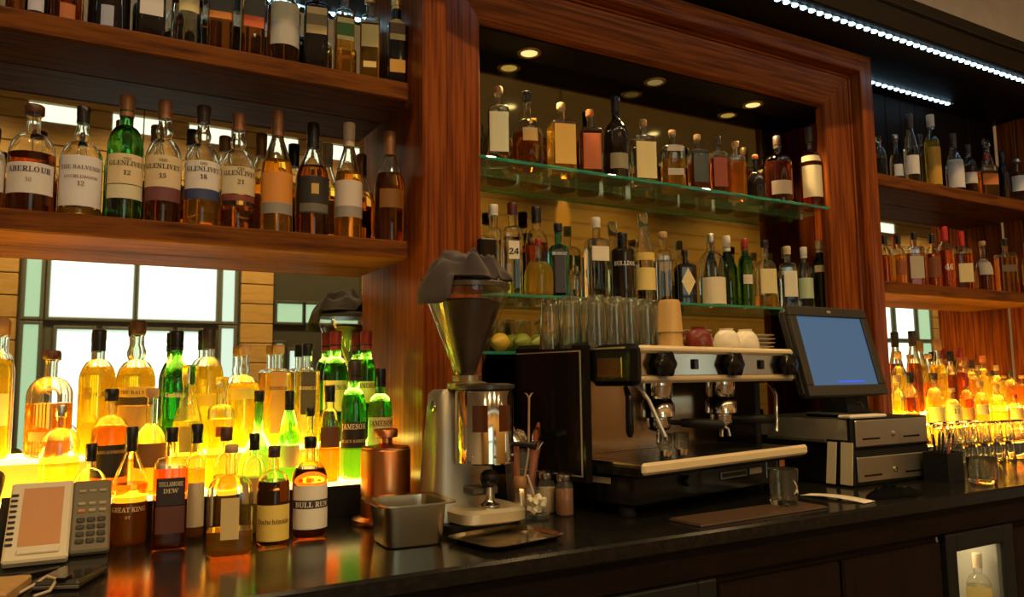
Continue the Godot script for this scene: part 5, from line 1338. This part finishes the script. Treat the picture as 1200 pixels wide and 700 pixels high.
	for q in [[0.058, 0.0, 0.058], [0.064, 0.003, 0.063], [0.072, 0.092, 0.072], [0.090, 0.094, 0.090], [0.090, 0.091, 0.090], [0.0705, 0.0905, 0.0705], [0.062, 0.006, 0.061], [0.001, 0.004, 0.001]]:
		var o := PackedVector3Array()
		for p in MB.ring(1.0, 0.0, 40, 8.0):
			o.append(Vector3(p.x * q[0], q[1], p.z * q[2]))
		rg.append(o)
	part(fp, "pan_body", nb().loft(rg, true, false), ss)
	# small things between the grinder and the machine
	var sg := thing("sugar_glass", "clear glass filled with white sugar cubes", "glass", Vector3(1.063, COUNTER, 0.645))
	part(sg, "wall", nb().lathe([[0.034, 0.0], [0.036, 0.003], [0.037, 0.075]], 28, Transform3D(), 2.0, 1.0, true, false), pane(Color(0.9, 0.92, 0.88), 0.05))
	part(sg, "base", nb().lathe([[0.033, 0.001], [0.034, 0.010], [0.0, 0.0105]], 28, Transform3D(), 2.0, 1.0, true, false), fluid(lin(0.94, 0.94, 0.88), 0.05))
	for i in 22:
		var a := i * 2.4
		var r := 0.020 if i % 3 else 0.006
		var b := Basis.from_euler(Vector3(i * 0.7, i * 1.1, i * 0.4))
		part(sg, "sugar_cube", nb().box(Vector3.ZERO, Vector3.ONE * 0.013, 0.0015, Transform3D(b, Vector3(r * cos(a), 0.019 + 0.0016 * i, r * sin(a)))), solid(lin(0.78, 0.72, 0.52), 0.85))
	tag(part(self, "sugar_tongs", nb().tube([Vector3(1.052, COUNTER + 0.06, 0.65), Vector3(1.035, COUNTER + 0.10, 0.655), Vector3(1.030, COUNTER + 0.112, 0.656)], [0.003, 0.0035, 0.003], 8), solid(lin(0.6, 0.5, 0.36), 0.4)), "small wooden pick leaning in the sugar glass", "pick")
	var pm := thing("pepper_mill", "steel cylinder mill with wooden top beside the grinder", "mill", Vector3(1.004, COUNTER, 0.662))
	part(pm, "body", nb().lathe([[0.017, 0.0], [0.018, 0.003], [0.018, 0.082], [0.016, 0.084]], 24), solid(lin(0.40, 0.33, 0.22), 0.22, 0.9))
	part(pm, "top", nb().lathe([[0.0165, 0.084], [0.018, 0.087], [0.018, 0.105], [0.014, 0.111], [0.0, 0.112]], 24, Transform3D(), 2.0, 1.0, true, false), solid(lin(0.30, 0.14, 0.05), 0.4))
	for q in [[1.142, 0.660, "brown", "glass shaker of brown powder with steel lid"], [1.124, 0.60, "white", "glass shaker of pale powder behind the brown one"]]:
		var sk := thing("spice_shaker", q[3], "shaker", Vector3(q[0], COUNTER, q[1]), 0, "glass spice shakers")
		part(sk, "jar", nb().lathe([[0.022, 0.0], [0.024, 0.004], [0.024, 0.075], [0.018, 0.088], [0.018, 0.094]], 24), pane(Color(0.9, 0.9, 0.85), 0.05))
		part(sk, "contents", nb().lathe([[0.0205, 0.003], [0.0222, 0.006], [0.0222, 0.068], [0.0, 0.070]], 24, Transform3D(), 2.0, 1.0, true, false), solid(lin(0.22, 0.075, 0.02), 0.8) if q[2] == "brown" else solid(lin(0.4, 0.28, 0.14), 0.8))
		part(sk, "lid", nb().lathe([[0.0195, 0.090], [0.021, 0.092], [0.021, 0.106], [0.012, 0.113], [0.0, 0.114]], 24, Transform3D(), 2.0, 1.0, true, false), steel(0.2))
	# tall glass with bar tools
	var tg := thing("tool_glass", "tall clear glass holding wooden muddlers before the machine", "glass", Vector3(1.078, COUNTER, 0.545))
	part(tg, "wall", nb().lathe([[0.036, 0.0], [0.038, 0.004], [0.048, 0.165]], 28, Transform3D(), 2.0, 1.0, true, false), pane(Color(0.9, 0.92, 0.88), 0.06))
	part(tg, "base", nb().lathe([[0.034, 0.001], [0.035, 0.014], [0.0, 0.0145]], 28, Transform3D(), 2.0, 1.0, true, false), fluid(lin(0.9, 0.92, 0.86), 0.05))
	var mw := solid(lin(0.33, 0.085, 0.025), 0.45)
	for q in [[-0.012, 0.0, -0.02, 0.0, "brown wooden muddler standing in the tall glass, left one"], [0.018, 0.0, 0.042, -0.01, "brown wooden muddler standing in the tall glass, right one"]]:
		var b := Vector3(tg.position.x + q[0], COUNTER + 0.016, tg.position.z + 0.005)
		var e := b + Vector3(q[2], 0.222, q[3])
		var pth := []
		for i in 8:
			pth.append(b.lerp(e, i / 7.0))
		tag(part(self, numbered("muddler"), nb().tube(pth, [0.012, 0.013, 0.010, 0.010, 0.012, 0.0145, 0.012, 0.003], 12), mw), q[4], "muddler", "muddlers in the tall glass")
	var sb := Vector3(tg.position.x + 0.002, COUNTER + 0.016, tg.position.z - 0.015)
	var ss2 := thing("stir_stick", "thin wooden stirrer with forked tip standing in tall glass", "stirrer", sb)
	part(ss2, "stem", nb().tube([Vector3.ZERO, Vector3(0.03, 0.14, 0.0), Vector3(0.034, 0.292, 0.0)], 0.0032, 8), solid(lin(0.5, 0.33, 0.17), 0.5))
	for s in [-1.0, 1.0]:
		part(ss2, "prong", nb().tube([Vector3(0.034, 0.29, 0), Vector3(0.034 + s * 0.008, 0.302, 0), Vector3(0.034 + s * 0.013, 0.304, 0)], [0.003, 0.002, 0.0012], 6), solid(lin(0.5, 0.33, 0.17), 0.5))
	var jc := solid(lin(0.66, 0.62, 0.54), 0.12, 1.0)
	for q in [[Vector3(1.033, COUNTER + 0.196, 0.585), Basis(Vector3.RIGHT, 1.25), "round steel jigger cup resting on the tall glass rim"], [Vector3(1.148, COUNTER + 0.196, 0.56), Basis(Vector3.BACK, 1.2), "steel jigger cup tipped sideways beside the muddlers"]]:
		var jg := thing("jigger", q[2], "jigger", q[0], 0, "steel jiggers in the tall glass")
		part(jg, "cup", nb().lathe([[0.011, 0.0], [0.013, 0.002], [0.021, 0.03], [0.0225, 0.032], [0.0205, 0.03], [0.012, 0.004], [0.0, 0.004]], 24, Transform3D(q[1], Vector3.ZERO), 2.0, 1.0, true, false), jc)
		part(jg, "handle", nb().tube([Vector3.ZERO, (Vector3(tg.position.x, COUNTER + 0.10, tg.position.z) - q[0]) * 0.35], 0.002, 8), jc)
	# ribbed mat along the counter edge
	var bm := thing("bar_mat", "brown ribbed rubber mat on the counter before the machine", "mat", Vector3(1.56, COUNTER, 0.912), 2.0)
	part(bm, "sheet", bx(-0.24, 0.24, 0.0, 0.004, -0.056, 0.056, 0.001), solid(lin(0.045, 0.026, 0.014), 0.6))
	for i in 14:
		part(bm, "rib", bx(-0.236, 0.236, 0.004, 0.007, -0.053 + i * 0.0078, -0.049 + i * 0.0078), solid(lin(0.075, 0.04, 0.02), 0.5))
	# black switch box on the frame
	var sw := thing("switch_box", "small black box fixed to the left frame post", "box", Vector3(1.052, 1.735, 0.386))
	part(sw, "case", bx(-0.027, 0.027, -0.032, 0.032, 0.0, 0.028, 0.004), black_matt())
	part(sw, "face", bx(-0.020, 0.020, -0.025, 0.025, 0.028, 0.030, 0.001), black_gloss())
	# citrus fruit on the lowest glass shelf
	for q in [[1.152, 0.295, "lemon", lin(0.62, 0.42, 0.03), "yellow lemon on the lowest glass shelf behind the grinder"], [1.228, 0.235, "lime", lin(0.26, 0.34, 0.05), "green lime between the lemon and a paler lime"], [1.305, 0.27, "lime", lin(0.32, 0.38, 0.07), "pale green lime on the lowest glass shelf by the machine"], [1.228, 0.302, "lime", lin(0.24, 0.30, 0.04), "small green lime in front of the other citrus fruit"]]:
		var fr := thing(q[2], q[4], q[2], Vector3(q[0], 1.4352, q[1]), 20.0 * q[0], "citrus on the glass shelf")
		part(fr, "fruit", nb().lathe([[0.003, 0.029], [0.010, 0.029], [0.022, 0.022], [0.029, 0.008], [0.029, -0.008], [0.022, -0.022], [0.010, -0.030], [0.004, -0.036], [0.0, -0.037]].map(func(e): return [e[0], -e[1]]), 20, Transform3D(Basis(Vector3.BACK, PI / 2), Vector3(0, 0.0295, 0))), solid(q[3], 0.4))
		part(fr, "stem_end", nb().lathe([[0.0035, 0.0], [0.002, 0.003], [0.0, 0.003]], 8, Transform3D(Basis(Vector3.BACK, PI / 2), Vector3(0.029, 0.0295, 0)), 2.0, 1.0, true, false), solid(lin(0.12, 0.10, 0.03), 0.7))

# ------------------------------------------------------------------ drinking glasses, cups, saucers
func tumbler(nm: String, label: String, at: Vector3, r0: float, r1: float, h: float, group: String, upside := false) -> Node3D:
	var t := thing(nm, label, "glass", at, 0, group)
	var f := Transform3D() if not upside else Transform3D(Basis(Vector3.RIGHT, PI), Vector3(0, h, 0))
	var cl := fluid(lin(0.95, 0.95, 0.84), 0.047, 0.0, 0.012)
	var rb := lerpf(r0, r1, 0.016 / h)
	part(t, "wall", nb().lathe([[rb, 0.0162], [lerpf(r0, r1, 0.5), h * 0.5], [r1, h - 0.001], [r1 - 0.0012, h], [r1 - 0.0024, h - 0.001], [lerpf(r0, r1, 0.5) - 0.0026, h * 0.5], [rb - 0.003, 0.0162], [rb, 0.0162]], 24, f, 2.0, 1.0, false, false), cl)
	part(t, "base", nb().lathe([[r0 * 0.92, 0.0], [r0 * 0.99, 0.003], [rb, 0.016], [0.0, 0.016]], 24, f, 2.0, 1.0, true, false), cl)
	return t

func build_glasses() -> void:
	var words := ["first", "second", "third", "fourth", "fifth", "sixth", "seventh"]
	var top := 0.441
	# upturned tall glasses on the machine
	for r in 3:
		var n: int = [5, 6, 7][r]
		for i in n:
			tumbler("tall_glass", "upturned tall glass on the machine, %s from left, %s row" % [words[i], ["front", "middle", "back"][r]], on_machine([0.03, 0.0, -0.015][r] + i * 0.0665, top, [-0.145, -0.215, -0.285][r] + 0.004 * (i % 2)), 0.024, 0.032, 0.145, "upturned glasses on the coffee machine", true)
	# two stacked amber plastic cups
	for i in 2:
		var c := thing("plastic_cup", "amber plastic cup on the machine, %s of the stack of two" % ["lower", "upper"][i], "cup", on_machine(0.245, top + i * 0.046, -0.066), 0, "amber plastic cups")
		part(c, "shell", nb().lathe([[0.037, 0.0], [0.036, 0.002], [0.031, 0.084], [0.027, 0.091], [0.0, 0.092], [0.0, 0.0895], [0.026, 0.0885], [0.0295, 0.082], [0.0345, 0.002]] if i == 1 else [[0.037, 0.0], [0.036, 0.002], [0.0335, 0.046], [0.032, 0.046], [0.0345, 0.002]], 28, Transform3D(), 2.0, 1.0, false, false), solid(lin(0.50, 0.30, 0.09), 0.35))
	# cups upside down
	var cup := func(nm, label, at, col, ang):
		var t := thing(nm, label, "cup", at, ang, "coffee cups on the machine")
		part(t, "bowl", nb().lathe([[0.041, 0.0], [0.042, 0.001], [0.041, 0.022], [0.034, 0.045], [0.022, 0.058], [0.020, 0.058], [0.021, 0.064], [0.018, 0.064], [0.017, 0.059], [0.0, 0.058], [0.0, 0.055], [0.019, 0.054], [0.031, 0.043], [0.038, 0.021], [0.039, 0.001]], 32, Transform3D(), 2.0, 1.0, false, false), col)
		part(t, "handle", nb().tube([Vector3(0.038, 0.016, 0), Vector3(0.058, 0.018, 0), Vector3(0.062, 0.032, 0), Vector3(0.052, 0.045, 0), Vector3(0.032, 0.046, 0)], 0.0045, 8), col)
	var white := solid(lin(0.70, 0.64, 0.50), 0.18)
	cup.call("coffee_cup", "dark red coffee cup upside down on the machine", on_machine(0.362, top, -0.056), solid(lin(0.16, 0.022, 0.012), 0.12), 120.0)
	cup.call("coffee_cup", "white coffee cup upside down next to the red cup", on_machine(0.500, top, -0.056), white, 70.0)
	cup.call("coffee_cup", "white coffee cup upside down at the machine right end", on_machine(0.593, top, -0.052), white, 100.0)
	for s in [[0.48, -0.185, 5, "left"], [0.700, -0.105, 4, "right"]]:
		for i in s[2]:
			var t := thing("saucer", "white saucer on the machine, %s from bottom of the %s stack" % [words[i], s[3]], "saucer", on_machine(s[0] + 0.004 * (i % 2), top + 0.0125 * i, s[1] + 0.003 * (i % 3)), 0, "saucers on the coffee machine")
			part(t, "plate", nb().lathe([[0.030, 0.0], [0.034, 0.001], [0.062, 0.0105], [0.072, 0.012], [0.071, 0.0135], [0.060, 0.013], [0.036, 0.004], [0.0, 0.0035]], 32, Transform3D(), 2.0, 1.0, true, false), white)
			part(t, "rim_line", nb().lathe([[0.0722, 0.0115], [0.0724, 0.0125], [0.0716, 0.0137], [0.070, 0.0137]], 32, Transform3D(), 2.0, 1.0, false, false), solid(lin(0.35, 0.22, 0.12), 0.3))
	# shot glasses on the drip tray
	for i in 2:
		tumbler("shot_glass", "small shot glass on the drip tray, %s one" % ["left", "right"][i], on_machine(0.235 + 0.06 * i, 0.1405, -0.09 + 0.01 * i), 0.018, 0.023, 0.062, "shot glasses under the group heads")
	# rocks glasses
	tumbler("rocks_glass", "empty rocks glass standing on the ribbed mat", Vector3(1.715, COUNTER + 0.0072, 0.885), 0.037, 0.041, 0.098, "single rocks glasses")
	tumbler("rocks_glass", "empty rocks glass on the counter beside the pen box", Vector3(2.625, COUNTER, 0.915), 0.042, 0.046, 0.085, "single rocks glasses")
	# stacked glasses under the right shelves
	for l in 2:
		for r in 2:
			for i in 7:
				if l == 1 and r == 1 and i > 4:
					continue
				tumbler("stacked_glass", "upturned tumbler under right shelves, %s layer, %s row, %s from left" % [["bottom", "top"][l], ["front", "back"][r], words[i]], Vector3(2.985 + i * 0.088 + 0.01 * r, COUNTER + 0.0825 * l, 0.565 - r * 0.09), 0.032, 0.039, 0.081, "stacked tumblers on the right counter", true)
